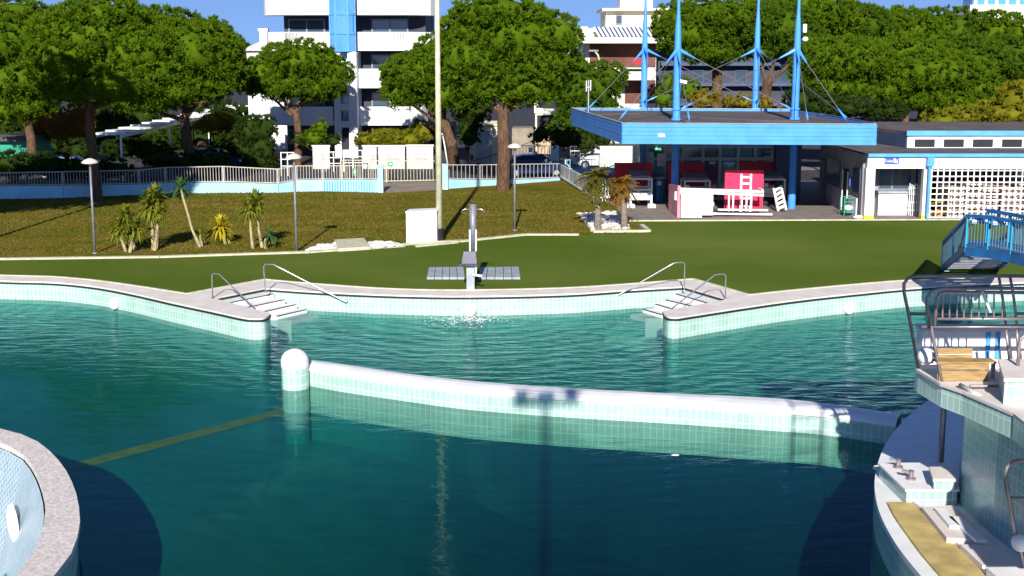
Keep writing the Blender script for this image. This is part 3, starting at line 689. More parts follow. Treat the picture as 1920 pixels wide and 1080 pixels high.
b,s_=PL((243,472),[(236,[(222,430)],1.25,0),(242,[(240,420)],1.3,.2),(246,[(256,428)],1.2,-.2),(250,[(236,405)],1.1,.3)]); spiky(b,s_,'leftmost clump of spiky yuccas with four short stems',M['yucca'],seed=1,n=75)
b,s_=PL((291,468),[(287,[(284,385)],1.5,0),(292,[(292,372)],1.4,.2),(294,[(298,400)],.9,-.3)]); spiky(b,s_,'tall double yucca with drooping yellow skirt near the left lamp',M['yucca'],seed=2,n=95)
b,s_=PL((375,463),[(375,[(360,430),(352,400),(343,370),(339,352)],1.15,0)]); spiky(b,s_,'single thin leaning yucca stem with a small tuft against the blue wall',M['gyucca'],seed=3,n=55)
b,s_=PL((378,462),[(378,[(376,440)],.8,0)]); spiky(b,s_,'low sparse grassy tuft at the foot of the leaning yucca',M['yucca'],seed=4,n=16)
b,s_=PL((416,457),[(424,[(412,425)],1.25,0),(428,[(420,432)],.9,.2)]); spiky(b,s_,'bright yellow spiky bush between the yuccas',M['yyucca'],seed=5,n=80)
b,s_=PL((486,466),[(474,[(470,430),(468,390)],1.15,0),(489,[(485,430),(480,380)],1.35,.3)]); spiky(b,s_,'pair of slim yuccas with two bare stems left of the second lamp',M['yucca'],seed=6,n=70)
b,s_=PL((498,466),[(498,[(497,448),(506,440)],1.0,0)]); spiky(b,s_,'short cut stump with a green tuft leaning right',M['gyucca'],seed=7,n=26)
# palms by the gravel bed
def palm(base,top,label,m,r,seed,h_skirt):
    b=G(*base); tp=W(top[0],top[1],b.y)-b; rr_=random.Random(seed)
    t=thing('palm_tree',label,'palm',b,'small palms in the gravel bed')
    part('trunk',MB().tube([(0,0,0),tp*.5+Vector((.03,0,0)),tp],[.17,.13,.15],10),M['barkg'],t,local=True)
    lv=MB()
    for k in range(70):
        a=rr_.uniform(0,2*math.pi); el=rr_.uniform(-1.1,1.2); L=r*rr_.uniform(.8,1.1); 
        d=Vector((math.cos(a)*math.cos(el),math.sin(a)*math.cos(el),math.sin(el))); pts=[tp+d*L*u+Vector((0,0,-.5*L*u*u)) for u in(0,.35,.7,1)]
        sd=d.cross(Vector((0,0,1))).normalized() if abs(d.z)<.95 else Vector((1,0,0))
        for j in range(3):
            for u in (0,.33,.66):
                c=pts[j].lerp(pts[j+1],u); dd=(pts[j+1]-pts[j]).normalized()
                for sg in(-1,1):
                    e=c+(sd*sg*.8+dd*.7).normalized()*L*.33*(1-.15*j)+Vector((0,0,-.06)); lv.add([c,c+dd*.09,e],[(0,1,2)])
        lv.bar(pts[0],pts[1],.025,.02); lv.bar(pts[1],pts[2],.02,.015); lv.bar(pts[2],pts[3],.015,.01)
    part('fronds',lv,m,t,local=True)
palm((1121,432),(1118,332),'small green palm in the gravel bed, left of the pair',M['palm'],.98,11,.5)
palm((1171,430),(1166,345),'small palm with dry orange fronds in the gravel bed, right of the pair',M['palmo'],.88,12,.5)
# white folded rack and bags behind the palms
c=G(1136,378); mb=MB()
for k in range(5): mb.box(c+Vector((-.35+k*.16,.1*k,.55)),(.05,.7,1.0),rx=.25)
mb.box(c+Vector((0,.1,.25)),(.9,.7,.08)); single('folded_chairs',mb,M['white'],'white folded slatted chairs leaning behind the left palm','chairs')
# ================================================================ TREES
def tufts(lobes,seed,m_scale=1.0,clump=.46,dens=1.0):
    rg=np.random.default_rng(seed); V=[];
    LC=np.array([l[0] for l in lobes]); LR=np.array([l[1] for l in lobes])
    cl=[]
    for c,r in zip(LC,LR):
        area=4*math.pi*((r[0]*r[1])**1.6/3+2*(r[0]*r[2])**1.6/3)**(1/1.6); n=int(area/(clump*clump)*1.15*dens)
        d=rg.normal(size=(n,3)); d/=np.linalg.norm(d,axis=1)[:,None]
        d=d[(d[:,2]>-.55)|(rg.random(len(d))<.35)]
        k=rg.uniform(.86,1.04,size=(len(d),1)); p=c+d*r*k
        # drop those deep inside another lobe
        ins=np.zeros(len(p),bool)
        for c2,r2 in zip(LC,LR):
            if (c2==c).all(): continue
            ins|=(((p-c2)/r2)**2).sum(1)<.62
        p=p[~ins]; nrm=(d/r)[~ins]; nrm/=np.linalg.norm(nrm,axis=1)[:,None]
        sz=rg.uniform(.65,1.25,size=(len(p),1))*clump; cl.append(np.hstack([p,nrm,sz]))
    cl=np.vstack(cl); per=int(34)
    C=np.repeat(cl,per,axis=0); n=len(C)
    d=rg.normal(size=(n,3)); d/=np.linalg.norm(d,axis=1)[:,None]
    up=np.array([0,0,.55]); o=d*.9+C[:,3:6]*.7+up; o/=np.linalg.norm(o,axis=1)[:,None]
    base=C[:,:3]+o*C[:,6:7]*rg.uniform(.12,.5,size=(n,1)); L=C[:,6:7]*rg.uniform(.25,.58,size=(n,1))
    ax=rg.normal(size=(n,3))*.55+o+np.array([0,0,.5]); ax/=np.linalg.norm(ax,axis=1)[:,None]
    sd=np.cross(ax,rg.normal(size=(n,3))); sd/=np.linalg.norm(sd,axis=1)[:,None]; w=L*rg.uniform(.16,.3,size=(n,1))
    a=base-sd*w; b=base+sd*w; e=base+ax*L
    V=np.stack([a,b,e],axis=1).reshape(-1,3); return V
def trimesh(name,V,m,off,extra=None):
    V=V-np.array(off); nv=len(V); nf=nv//3
    me=bpy.data.meshes.new(name); F_=[]
    ev=[];ef=[]
    if extra:
        ev=[(p[0]-off[0],p[1]-off[1],p[2]-off[2]) for p in extra.v]; ef=extra.f
    tot=nv+len(ev); me.vertices.add(tot); co=np.concatenate([V,np.array(ev).reshape(-1,3)]) if ev else V; me.vertices.foreach_set('co',co.astype(np.float32).ravel())
    loops=np.arange(nv,dtype=np.int32); starts=np.arange(0,nv,3,dtype=np.int32); tots=np.full(nf,3,dtype=np.int32)
    if ef:
        el=np.array([i+nv for f in ef for i in f],dtype=np.int32); et=np.array([len(f) for f in ef],dtype=np.int32); es=np.concatenate([[0],np.cumsum(et)[:-1]]).astype(np.int32)+nv
        loops=np.concatenate([loops,el]); starts=np.concatenate([starts,es]); tots=np.concatenate([tots,et])
    me.loops.add(len(loops)); me.polygons.add(len(tots)); me.loops.foreach_set('vertex_index',loops); me.polygons.foreach_set('loop_start',starts); me.polygons.foreach_set('loop_total',tots)
    me.materials.append(m); me.update(calc_edges=True); me.validate()
    return link(bpy.data.objects.new(name,me))
TS=[0]
def tree(D,lobes,trunk,label,m='pine',name='pine_tree',cat='tree',group='umbrella pines around the pool park',tr=.35,clump=.46,base=None,bark='bark',forks=3,dens=1.0,depth=1.0):
    TS[0]+=1; sd=TS[0]; s=S(D); rr_=random.Random(sd)
    L=[]
    for l in lobes:
        px,py,rx,ry=l[:4]; dy=l[4] if len(l)>4 else rr_.uniform(-.25,.25)*rx*s
        c=W(px,py,D+dy); L.append((np.array(c),np.array((rx*s,rx*s*depth,ry*s))))
    b=G(*trunk[0]) if base is None else base
    b=Vector((b.x,b.y,0)); t=thing(name,label,cat,b,group)
    core=MB()
    for c,r in L: core.ell(c,tuple(r*.80),12,8)
    V=tufts(L,sd,clump=clump,dens=dens)
    o=trimesh('crown',V,M[m],tuple(b),core); o.parent=t
    pts=[b]+[W(p[0],p[1],D) for p in trunk[1:]]
    tm=MB().tube([b+Vector((0,0,-.2))]+pts[0:],[tr*1.5]+[tr*(1.12-.35*i/len(pts)) for i in range(len(pts))],12)
    top=pts[-1]; k=0
    for c,r in sorted(L,key=lambda q:q[0][2])[:forks+2]:
        e=Vector(c)-Vector((0,0,r[2]*.35)); m1=top.lerp(e,.5)+Vector((rr_.uniform(-.3,.3),0,-.25)); tm.tube([top-Vector((0,0,.4)),m1,e],[tr*.5,tr*.32,tr*.15],7)
    part('trunk',tm,M[bark],t)
    return t
tree(92,[(10,75,80,50),(-40,120,80,45),(30,30,60,30),(35,150,75,40),(60,195,45,30),(15,205,50,26)],[(62,325),(58,260),(45,200)],'pine at the left edge with low bright branches and a dark leaning trunk',tr=.3)
tree(73.5,[(180,70,105,58),(245,100,95,52),(128,115,75,48),(225,160,85,38),(190,28,85,26),(110,60,50,35),(290,140,50,40),(140,165,60,34)],[(183,374),(175,300),(168,225),(172,190)],'large pine whose trunk stands in front of the shaded blue wall on the left',tr=.27)
tree(91,[(350,100,100,55),(405,135,60,48),(330,165,95,38),(295,70,60,34),(390,75,45,40),(280,190,60,22)],[(362,322),(352,270),(345,215)],'dark trunked pine rising behind the slatted pergola',tr=.36)
tree(135,[(300,52,75,32),(370,75,70,30),(420,95,45,22),(440,115,40,25)],[(380,290),(378,200)],'rounded green pine hill silhouette behind the left pines','pineb',tr=.4,clump=.8)
tree(97,[(560,118,72,40),(505,140,52,34),(618,140,44,34),(545,160,85,28),(475,150,42,26),(590,165,55,24)],[(558,312),(560,260),(556,215),(545,205)],'neat umbrella pine in front of the white curved apartment block',tr=.26)
tree(78,[(955,70,110,62),(1000,115,85,55),(885,110,80,52),(930,25,80,34),(1040,70,50,45),(985,165,62,34),(900,165,50,30),(945,130,70,50),(880,62,55,40)],[(943,356),(945,290),(943,230),(945,200)],'biggest pine with a thick straight brown trunk in front of the low blue wall',tr=.36)
tree(94,[(800,140,82,42),(760,175,45,30),(835,100,55,38),(840,175,60,34),(770,150,50,35)],[(852,312),(846,270),(832,225)],'dark leaning pine just right of the tall white pole',tr=.38)
tree(101,[(1100,175,58,45),(1085,215,45,36),(1135,150,38,32),(1060,150,50,45),(1120,215,48,30),(1080,245,50,24)],[(1090,300),(1092,250)],'round bushy pine between the biggest pine and the canopy','pineb',tr=.3)
tree(106,[(1305,62,78,46),(1350,32,85,36),(1268,45,42,38),(1395,75,50,34),(1330,100,60,22)],[(1345,288),(1345,200),(1344,120)],'pine with a slim pink brown trunk seen between the blue masts',tr=.42)
tree(104,[(1455,52,70,44),(1500,80,55,30),(1430,95,40,22)],[(1420,290),(1440,150)],'pine crown directly behind the two right masts','pineb',tr=.4)
tree(93,[(1580,115,95,42),(1535,135,50,34),(1635,140,58,36),(1570,165,75,28),(1650,165,45,26),(1510,140,28,22)],[(1466,300),(1466,200),(1500,165)],'bright umbrella pine right of the rightmost mast',tr=.35)
tree(95,[(1745,140,95,42),(1800,165,75,36),(1690,165,50,30),(1845,195,45,28),(1760,190,80,20),(1820,140,45,30)],[(1718,290),(1722,235),(1732,205)],'bright umbrella pine with a leaning pale trunk above the clubhouse roof',tr=.3)
k=0
LB=['tall dark pine behind the masts at the top edge','far pine behind the bright umbrella pine, first of the far row','far pine in the middle of the skyline row','far pine under the distant white hotel','far pine at the right edge below the hotel','far pine filling the right edge above the clubhouse','low far pine behind the gap of the two bright pines','far pine left of the skyline row above the masts']
for (px,py,rx,ry,D) in [(1500,25,95,45,125),(1590,50,80,40,130),(1680,62,85,42,135),(1775,62,85,42,140),(1865,68,75,42,138),(1895,120,70,45,125),(1700,105,85,35,118),(1810,110,80,35,122)]:
    tree(D,[(px,py,rx,ry),(px-rx*.55,py+18,rx*.6,ry*.7),(px+rx*.55,py+15,rx*.6,ry*.7),(px+5,py+35,rx*.8,ry*.6)],[(px,290),(px,py+ry)],LB[k],'pineb' if k%2 else 'pine',tr=.3,clump=.7,group='far pines behind the clubhouse',base=Vector((W(px,200,D).x,D,0))); k+=1
tree(88,[(1880,215,60,22),(1820,222,50,18),(1770,225,40,14),(1915,190,50,30)],[(1860,290),(1860,230)],'low mixed shrubs growing behind the clubhouse roof',name='shrub',cat='shrub',m='hedge',group=None,clump=.5,tr=.1,base=Vector((W(1850,200,88).x,88,0)))
tree(88,[(1500,190,30,22),(1540,200,40,18),(1590,205,50,16),(1660,210,40,14)],[(1560,290),(1560,230)],'dark low shrubs in the shade under the right pines',name='shrub',cat='shrub',m='dkhedge',group=None,clump=.5,tr=.1,base=Vector((W(1560,200,88).x,88,0)))
# left, off frame, trees whose shade falls on the lawn corner and the street
tree(50,[(-379,-108,290,140),(-500,-60,260,130),(-235,-140,200,120),(-600,-150,250,150),(-330,-240,230,120)],[(-450,430),(-450,0)],'pine standing left of the frame on the lawn',tr=.4,base=Vector((-29,50,0)),dens=.8,clump=.9)
# hedges and shrubs
def hedge(D,lobes,label,m,base,clump=.38,cat='hedge',name='hedge'):
    b=G(*base); return tree(D,lobes,[base,(base[0],base[1]-8)],label,m,name,cat,None,tr=.08,clump=clump,depth=.7,forks=0)
hedge(96,[(700,262,34,14),(735,260,34,15),(768,262,28,14),(790,250,22,22)],'yellow green hedge on the white garden wall','hedge',(735,290))
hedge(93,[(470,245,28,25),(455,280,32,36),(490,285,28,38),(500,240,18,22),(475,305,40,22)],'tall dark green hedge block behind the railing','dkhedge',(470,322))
hedge(98,[(408,232,32,17),(385,238,16,14),(435,240,18,16)],'yellow ochre bush behind the pergola','ochre',(410,290),cat='bush',name='bush')
hedge(99,[(110,235,45,32),(150,225,28,30),(80,245,24,26)],'reddish autumn bush between the two left pine trunks','autumn',(115,300),cat='bush',name='bush')
hedge(95,[(590,258,20,16),(600,238,10,12)],'small round bright bush right of the umbrella pine trunk','pine',(590,300),cat='bush',name='bush')
hedge(95,[(625,265,15,10),(560,262,12,10)],'small low bush by the block entrance','dkhedge',(622,296),cat='bush',name='bush')
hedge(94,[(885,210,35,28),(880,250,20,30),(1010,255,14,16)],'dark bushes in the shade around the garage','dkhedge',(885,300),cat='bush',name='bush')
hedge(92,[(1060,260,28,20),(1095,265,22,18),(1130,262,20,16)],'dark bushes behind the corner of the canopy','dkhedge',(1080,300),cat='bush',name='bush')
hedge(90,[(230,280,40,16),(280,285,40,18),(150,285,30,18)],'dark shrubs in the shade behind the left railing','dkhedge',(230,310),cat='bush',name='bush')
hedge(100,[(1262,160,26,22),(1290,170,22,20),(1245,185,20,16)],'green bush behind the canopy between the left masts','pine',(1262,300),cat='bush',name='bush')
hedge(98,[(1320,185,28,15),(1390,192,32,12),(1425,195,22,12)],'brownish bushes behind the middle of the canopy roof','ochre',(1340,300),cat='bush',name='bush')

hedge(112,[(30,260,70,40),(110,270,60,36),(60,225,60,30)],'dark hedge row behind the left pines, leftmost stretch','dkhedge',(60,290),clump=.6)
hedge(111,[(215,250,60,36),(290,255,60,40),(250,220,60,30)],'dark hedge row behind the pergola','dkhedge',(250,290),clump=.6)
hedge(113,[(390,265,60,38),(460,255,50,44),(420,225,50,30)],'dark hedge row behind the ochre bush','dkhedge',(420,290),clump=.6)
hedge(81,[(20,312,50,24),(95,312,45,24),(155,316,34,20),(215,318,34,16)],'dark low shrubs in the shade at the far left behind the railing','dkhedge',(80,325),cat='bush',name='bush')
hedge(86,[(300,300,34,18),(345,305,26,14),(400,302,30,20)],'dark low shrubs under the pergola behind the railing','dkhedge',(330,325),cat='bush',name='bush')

# grass tufts standing in the lawn
def grass(n=26000):
    rg=np.random.default_rng(5); kb=[(p.x,p.y) for p in kerb[:11]]
    x=rg.uniform(-33,9,n*2); y=rg.uniform(47,78,n*2)
    ky=np.interp(x,[q[0] for q in kb],[q[1] for q in kb]); ok=(y>ky+.2)&(y<77.5)
    ok&=~((x>5.0)&(y>58)&(x>5+ (72-y)*.12)); x=x[ok][:n];y=y[ok][:n]; m=len(x)
    per=3; X=np.repeat(x,per)+rg.normal(size=m*per)*.05; Y=np.repeat(y,per)+rg.normal(size=m*per)*.05
    h=rg.uniform(.02,.075,m*per); a=rg.uniform(0,math.pi,m*per); w=rg.uniform(.012,.035,m*per)
    A=np.stack([X-np.cos(a)*w,Y-np.sin(a)*w,np.zeros(m*per)],1); B=np.stack([X+np.cos(a)*w,Y+np.sin(a)*w,np.zeros(m*per)],1)
    Cc=np.stack([X+rg.normal(size=m*per)*.03,Y+rg.normal(size=m*per)*.03,h],1)
    o=trimesh('lawn_grass',np.stack([A,B,Cc],1).reshape(-1,3),M['lawnblade'],(0,0,0)); o['kind']='stuff'; o['label']='short dry grass growing on the bank below the railing fence'; o['category']='grass'
M['lawnblade']=foliage('lawn blades',(.09,.115,.01),(.22,.16,.04),tr=.2,big=.16)
grass()
# ================================================================ BUILDINGS BEHIND
def win(root,p0,p1,Y,frame='white',pane='glass',fw=.08,depth=.12,mull=1,label=None):
    a=W(p0[0],p0[1],Y);b=W(p1[0],p1[1],Y); x0,x1=a.x,b.x;z1,z0=a.z,b.z
    f=MB(); f.bb(x0-fw,x0,Y-.06,Y+depth,z0-fw,z1+fw);f.bb(x1,x1+fw,Y-.06,Y+depth,z0-fw,z1+fw);f.bb(x0,x1,Y-.06,Y+depth,z1,z1+fw);f.bb(x0,x1,Y-.06,Y+depth,z0-fw,z0)
    for k in range(mull): xm=x0+(x1-x0)*(k+1)/(mull+1); f.bb(xm-fw/2,xm+fw/2,Y-.05,Y+depth,z0,z1)
    w=part('window',f,M[frame],root,label=label); part('pane',MB().bb(x0,x1,Y+.01,Y+.04,z0,z1),M[pane],w); return w
# apartment block with curved balconies
YA=104.0; b=G(650,288); b=Vector((W(650,288,YA).x,YA,0))
t=thing('apartment_block','white apartment block with curved balconies and a blue glazed stair tower','building',b)
def X(px,Y=YA): return W(px,100,Y).x
def Z(py,Y=YA): return W(960,py,Y).z
part('wall',MB().bb(X(525),X(795),YA+2.2,YA+14,0,Z(-70)),M['shade_slate'],t)
part('roof',MB().bb(X(515),X(800),YA+1.8,YA+14.4,Z(-70)+.003,Z(-70)+.3),M['whiteg'],t)
def balc(x0,x1,yt,yb,curve,label=None):
    mb=MB(); n=14; P=[]; xa,xb=X(x0),X(x1); 
    for k in range(n+1):
        u=k/n; x=xa+(xb-xa)*u
        if curve=='L': y=YA+2.6*(1-math.sqrt(max(0,1-(1-min(1,u/.45))**2))) if u<.45 else YA
        elif curve=='R': y=YA+2.6*(1-math.sqrt(max(0,1-(1-min(1,(1-u)/.45))**2))) if u>.55 else YA
        else: y=YA
        P.append((x,y))
    z1,z0=Z(yt),Z(yb)
    for a,b_ in zip(P[:-1],P[1:]): mb.bar((a[0],a[1],(z0+z1)/2),(b_[0],b_[1],(z0+z1)/2),.15,z1-z0)
    part('balcony_parapet',mb,M['whiteg'],t)
    part('balcony_slab',MB().prism(P+[(xb,YA+2.6),(xa,YA+2.6)],z0-.02,z0+.25,bottom=True),M['whiteg'],t)
for (yt,yb) in ((-10,28),(60,95),(129,165),(200,235)):
    balc(488 if yt<30 else 492,622,yt,yb,'L'); balc(671,815 if yt<150 else 795,yt,yb,'R')
balc(488,622,-80,-44,'L'); balc(671,815,-80,-44,'R')
YW=YA+2.1
for (y0,y1) in ((38,60),(105,129),(175,200),(245,268)):
    win(t,(543,y0),(607,y1),YW,'greymetal','glass',fw=.12,depth=.05); win(t,(699,y0),(763,y1),YW,'greymetal','glass',fw=.12,depth=.05)
# stair tower: blue curved glass and white piers
mb=MB(); mb.bb(X(628),X(640),YA-1.2,YA+2,0,Z(97)); mb.bb(X(655),X(671),YA-1.2,YA+2,0,Z(97)); mb.bb(X(640),X(655),YA-.6,YA+2,0,.6)
part('stair_tower',mb,M['whiteg'],t)
mb=MB(); fr_=MB(); c=((X(623)+X(669))/2); rad=(X(669)-X(623))/2; n=6; ys=[95,63,27,-10,-44,-80]
for k in range(n):
    a0=math.pi+math.pi*k/n;a1=math.pi+math.pi*(k+1)/n
    p=(c+rad*math.cos(a0),YA-.9+rad*.55*math.sin(a0));q=(c+rad*math.cos(a1),YA-.9+rad*.55*math.sin(a1))
    mb.add([(p[0],p[1],Z(95)),(q[0],q[1],Z(95)),(q[0],q[1],Z(-80)),(p[0],p[1],Z(-80))],[(0,1,2,3)])
    if k%2==0: fr_.bar((p[0],p[1],Z(96)),(p[0],p[1],Z(-80)),.13,.13)
    for y in ys: fr_.bar((p[0],p[1],Z(y)),(q[0],q[1],Z(y)),.12,.14)
fr_.bar((c+rad,YA-.9,Z(96)),(c+rad,YA-.9,Z(-80)),.13,.13)
part('stair_glazing',mb,M['glassb'],t); part('stair_glazing_frame',fr_,M['blueb'],t)
part('stair_window',MB().bb(X(641),X(654),YA-.4,YA-.3,Z(232),Z(98)),M['glassb'],t)
for y in (118,166,200,232): part('stair_floor_band',MB().bb(X(640.2),X(654.8),YA-.9,YA-.42,Z(y)-.25,Z(y)+.25),M['whiteg'],t)
mb=MB(); cx=(X(640)+X(655))/2; r_=(X(655)-X(640))/2*1.0
P=[(cx+r_*math.cos(a),Z(246)+r_*1.3*math.sin(a)) for a in [math.pi*k/12 for k in range(13)]]+[(cx-r_,0.61),(cx+r_,0.61)]
mb.add([(x,YA-.62,z) for x,z in P],[tuple(range(len(P)-1,-1,-1))]); part('arched_door',mb,M['black'],t)
for (x0,x1,yt) in ((536,560,60),(735,760,60)):
    mb=MB()
    for k in range(10): x=X(x0)+(X(x1)-X(x0))*k/9; mb.bb(x-.03,x+.03,YA-.16,YA-.11,Z(yt+14),Z(yt+1))
    part('balcony_grille',mb,M['greymetal'],t)
# low white house behind it
YB=112; t=thing('white_house','low white house with a chimney left of the apartment block','house',Vector((X(478,YB),YB,0)))
x0,x1=W(462,90,YB).x,W(535,90,YB).x
part('wall',MB().bb(x0,x1,YB,YB+8,0,W(480,95,YB).z),M['whiteg'],t)
zr=W(480,95,YB).z; xa=W(458,90,YB).x; part('roof',MB().prism([(xa,YB-.4),(x1,YB-.4),(x1,YB+8),(xa,YB+8)],zr+.002,zr+.15).add([(xa,YB-.3,zr+.15),(x1,YB-.3,zr+.15),(x1,YB+4,zr+1.4),(xa+2,YB+4,zr+1.4)],[(0,1,2,3)]),M['stone'],t)
xc=W(489,60,YB).x; mb=MB().bb(xc-.3,xc+.3,YB+1,YB+1.6,zr+.2,W(480,58,YB).z); mb.bb(xc-.4,xc+.4,YB+.9,YB+1.7,W(480,58,YB).z+.002,W(480,53,YB).z); part('chimney',mb,M['whiteg'],t)
# cream building with striped awning
YC=118; t=thing('cream_apartment_house','cream apartment house with a striped roof terrace awning and red balconies','building',Vector((W(1160,200,YC).x,YC,0)))
def XC(px): return W(px,100,YC).x
def ZC(py): return W(960,py,YC).z
part('wall',MB().bb(XC(1100),XC(1235),YC+2,YC+12,0,ZC(52)),M['creamw'],t)
part('penthouse',MB().bb(XC(1141),XC(1300),YC+4,YC+11,ZC(52)+.01,ZC(18)),M['creamw'],t)
part('penthouse_roof',MB().bb(XC(1133),XC(1305),YC+3.2,YC+11.5,ZC(18)+.002,ZC(13)),M['creamw'],t)
win(t,(1156,30),(1165,44),YC+3.9,'greymetal','glass',mull=0)
mb=MB()
x0,x1=XC(1102),XC(1240)
n=17
for k in range(n):
    xa=x0+(x1-x0)*k/n; xb=xa+(x1-x0)/n*.55; mb.add([(xa+.5,YC+1.2,ZC(50)),(xb+.5,YC+1.2,ZC(50)),(xb+.9,YC-.4,ZC(69)),(xa+.9,YC-.4,ZC(69))],[(0,1,2,3)])
part('awning',mb,M['white'],t)
mb=MB()
for k in range(n):
    xa=x0+(x1-x0)*(k+.55)/n; xb=x0+(x1-x0)*(k+1)/n; mb.add([(xa+.5,YC+1.2,ZC(50)),(xb+.5,YC+1.2,ZC(50)),(xb+.9,YC-.4,ZC(69)),(xa+.9,YC-.4,ZC(69))],[(0,1,2,3)])
part('awning_stripe',mb,M['navy'],t)
part('balcony_parapet',MB().bb(XC(1082),XC(1245),YC-.6,YC+2,ZC(81),ZC(70)).bb(XC(1082),XC(1101),YC-.2,YC+3,ZC(81)+.01,ZC(50)),M['creamw'],t)
part('balcony_parapet',MB().bb(XC(1168),XC(1212),YC-.6,YC+2,ZC(150),ZC(134)),M['creamw'],t)
part('balcony_parapet',MB().bb(XC(1172),XC(1212),YC-.6,YC+2,ZC(129),ZC(127)),M['creamw'],t)
part('balcony_cloth',MB().bb(XC(1185),XC(1214),YC-.7,YC-.62,ZC(119),ZC(111)),M['red'],t)
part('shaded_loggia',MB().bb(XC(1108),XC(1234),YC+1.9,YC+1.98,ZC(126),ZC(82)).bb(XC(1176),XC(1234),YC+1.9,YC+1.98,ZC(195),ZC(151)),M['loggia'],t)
part('roof_shed',MB().bb(XC(1172),XC(1235),YC+6,YC+10,ZC(13)+.01,ZC(-12)),M['whiteg'],t)
# building behind the masts; tree shade is put into its wall and frame colours
YD=128; t=thing('shaded_building','building behind the masts toned dark for tree shade, with horizontal balcony bands','building',Vector((W(1350,200,YD).x,YD,0)))
part('wall',MB().bb(W(1236,0,YD).x,W(1500,0,YD).x,YD,YD+10,0,W(960,60,YD).z),M['shade_slate'],t)
mb=MB()
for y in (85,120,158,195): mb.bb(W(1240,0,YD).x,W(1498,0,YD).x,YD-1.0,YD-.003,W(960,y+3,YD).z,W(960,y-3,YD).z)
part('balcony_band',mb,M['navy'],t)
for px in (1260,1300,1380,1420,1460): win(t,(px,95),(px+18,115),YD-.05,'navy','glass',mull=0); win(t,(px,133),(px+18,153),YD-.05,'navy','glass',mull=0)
# distant hotel, top right
YH=420; t=thing('distant_hotel','distant white hotel with blue glass on the skyline, top right','building',Vector((W(1870,20,YH).x,YH,0)))
zz=W(960,9,YH).z
part('wall',MB().bb(W(1820,0,YH).x,W(1990,0,YH).x,YH,YH+15,0,zz),M['whiteg'],t)
part('glazing',MB().bb(W(1830,0,YH).x,W(1990,0,YH).x,YH+3,YH+12,zz+.01,W(960,-30,YH).z),M['glassb'],t)
mb=MB()
for px in range(1832,1990,20): mb.bb(W(px,0,YH).x,W(px+5,0,YH).x,YH+2.4,YH+2.98,zz,W(960,-30,YH).z)
part('column',mb,M['whiteg'],t)
# small house with stairs
YE=108; t=thing('small_house','small cream house with a curved gable and a dark porch behind the big pine trunk','house',Vector((W(1015,270,YE).x,YE,0)))
def XE(p,Y=YE): return W(p,100,Y).x
def ZE(p,Y=YE): return W(960,p,Y).z
part('wall',MB().bb(XE(1005),XE(1045),YE+2,YE+9,0,ZE(212)),M['creamw'],t)
part('gable',MB().add([(XE(1003),YE+1.9,ZE(214)),(XE(1032),YE+1.9,ZE(214)),(XE(1012),YE+1.9,ZE(200)),(XE(1006),YE+1.9,ZE(186)),(XE(1003),YE+1.9,ZE(184)),(XE(1003),YE+2.4,ZE(214)),(XE(1032),YE+2.4,ZE(214)),(XE(1012),YE+2.4,ZE(200)),(XE(1006),YE+2.4,ZE(186)),(XE(1003),YE+2.4,ZE(184))],[(0,1,2,3,4),(1,6,7,2),(2,7,8,3),(3,8,9,4),(9,8,7,6,5)]),M['creamw'],t)
part('porch',MB().bb(XE(1008),XE(1040),YE+1.8,YE+1.97,ZE(256),ZE(218)),M['black'],t)
part('steps_wall',MB().bb(XE(1008),XE(1040),YE-1,YE+1.7,0,ZE(257)),M['brick'],t)
part('ramp_wall',MB().prism([(XE(960),YE-2),(XE(1000),YE-2),(XE(998),YE+1),(XE(962),YE+1)],0,ZE(238)),M['path'],t)
part('red_post',MB().bb(XE(1039),XE(1047),YE-1.2,YE-.6,0,ZE(242)),M['carred'],t)
# yellow garage
YG=98; t=thing('garage','pale yellow garage with a big white door behind the thick pine trunk','garage',Vector((W(905,280,YG).x,YG,0)))
def XG(p): return W(p,100,YG).x
def ZG(p): return W(960,p,YG).z
part('wall',MB().bb(XG(879),XG(932),YG,YG+5,0,ZG(236)),M['cream'],t); part('coping',MB().bb(XG(877),XG(934),YG-.15,YG+5.2,ZG(236)+.002,ZG(233)),M['cream'],t)
part('door',MB().bb(XG(893),XG(922),YG-.06,YG-.002,0,ZG(246)),M['poster'],t)
# lilac portico
t=thing('gateway','pale lilac square gateway frame behind the leaning pine','gateway',Vector((XG(825),YG,0)))
mb=MB().bb(XG(797),XG(801),YG,YG+.4,0,ZG(228)).bb(XG(850),XG(854),YG,YG+.4,0,ZG(228)).bb(XG(797),XG(854),YG-.02,YG+.42,ZG(237),ZG(228))
part('frame',mb,M['lilac'],t); part('dark_opening',MB().bb(XG(802),XG(849),YG+.41,YG+.5,0,ZG(238)),M['black'],t)
# white garden walls behind the gate
YF=93
for (x0,x1,yt,lab) in ((586,618,275,'short white garden wall panel right of the umbrella pine trunk'),(680,706,275,'white garden wall panel left of the fence gap'),(709,759,275,'middle white garden wall panel with a green arched top below it'),(762,812,274,'rightmost white slatted garden panel')):
    t=thing('garden_wall',lab,'wall',Vector((W(x0,300,YF).x,YF,0)),'white garden wall panels behind the gate')
    xa,xb=W(x0,280,YF).x,W(x1,280,YF).x; zt=W(960,yt,YF).z
    part('panel',MB().bb(xa,xb,YF,YF+.2,0,zt),M['poster'],t); part('cap',MB().bb(xa-.05,xb+.05,YF-.06,YF+.26,zt+.002,zt+.1),M['creamw'],t)
    mb=MB()
    for k in range(4): z=zt*(.25+.2*k); mb.bb(xa,xb,YF-.03,YF-.004,z-.02,z+.02)
    part('slat_line',mb,M['poster'],t)
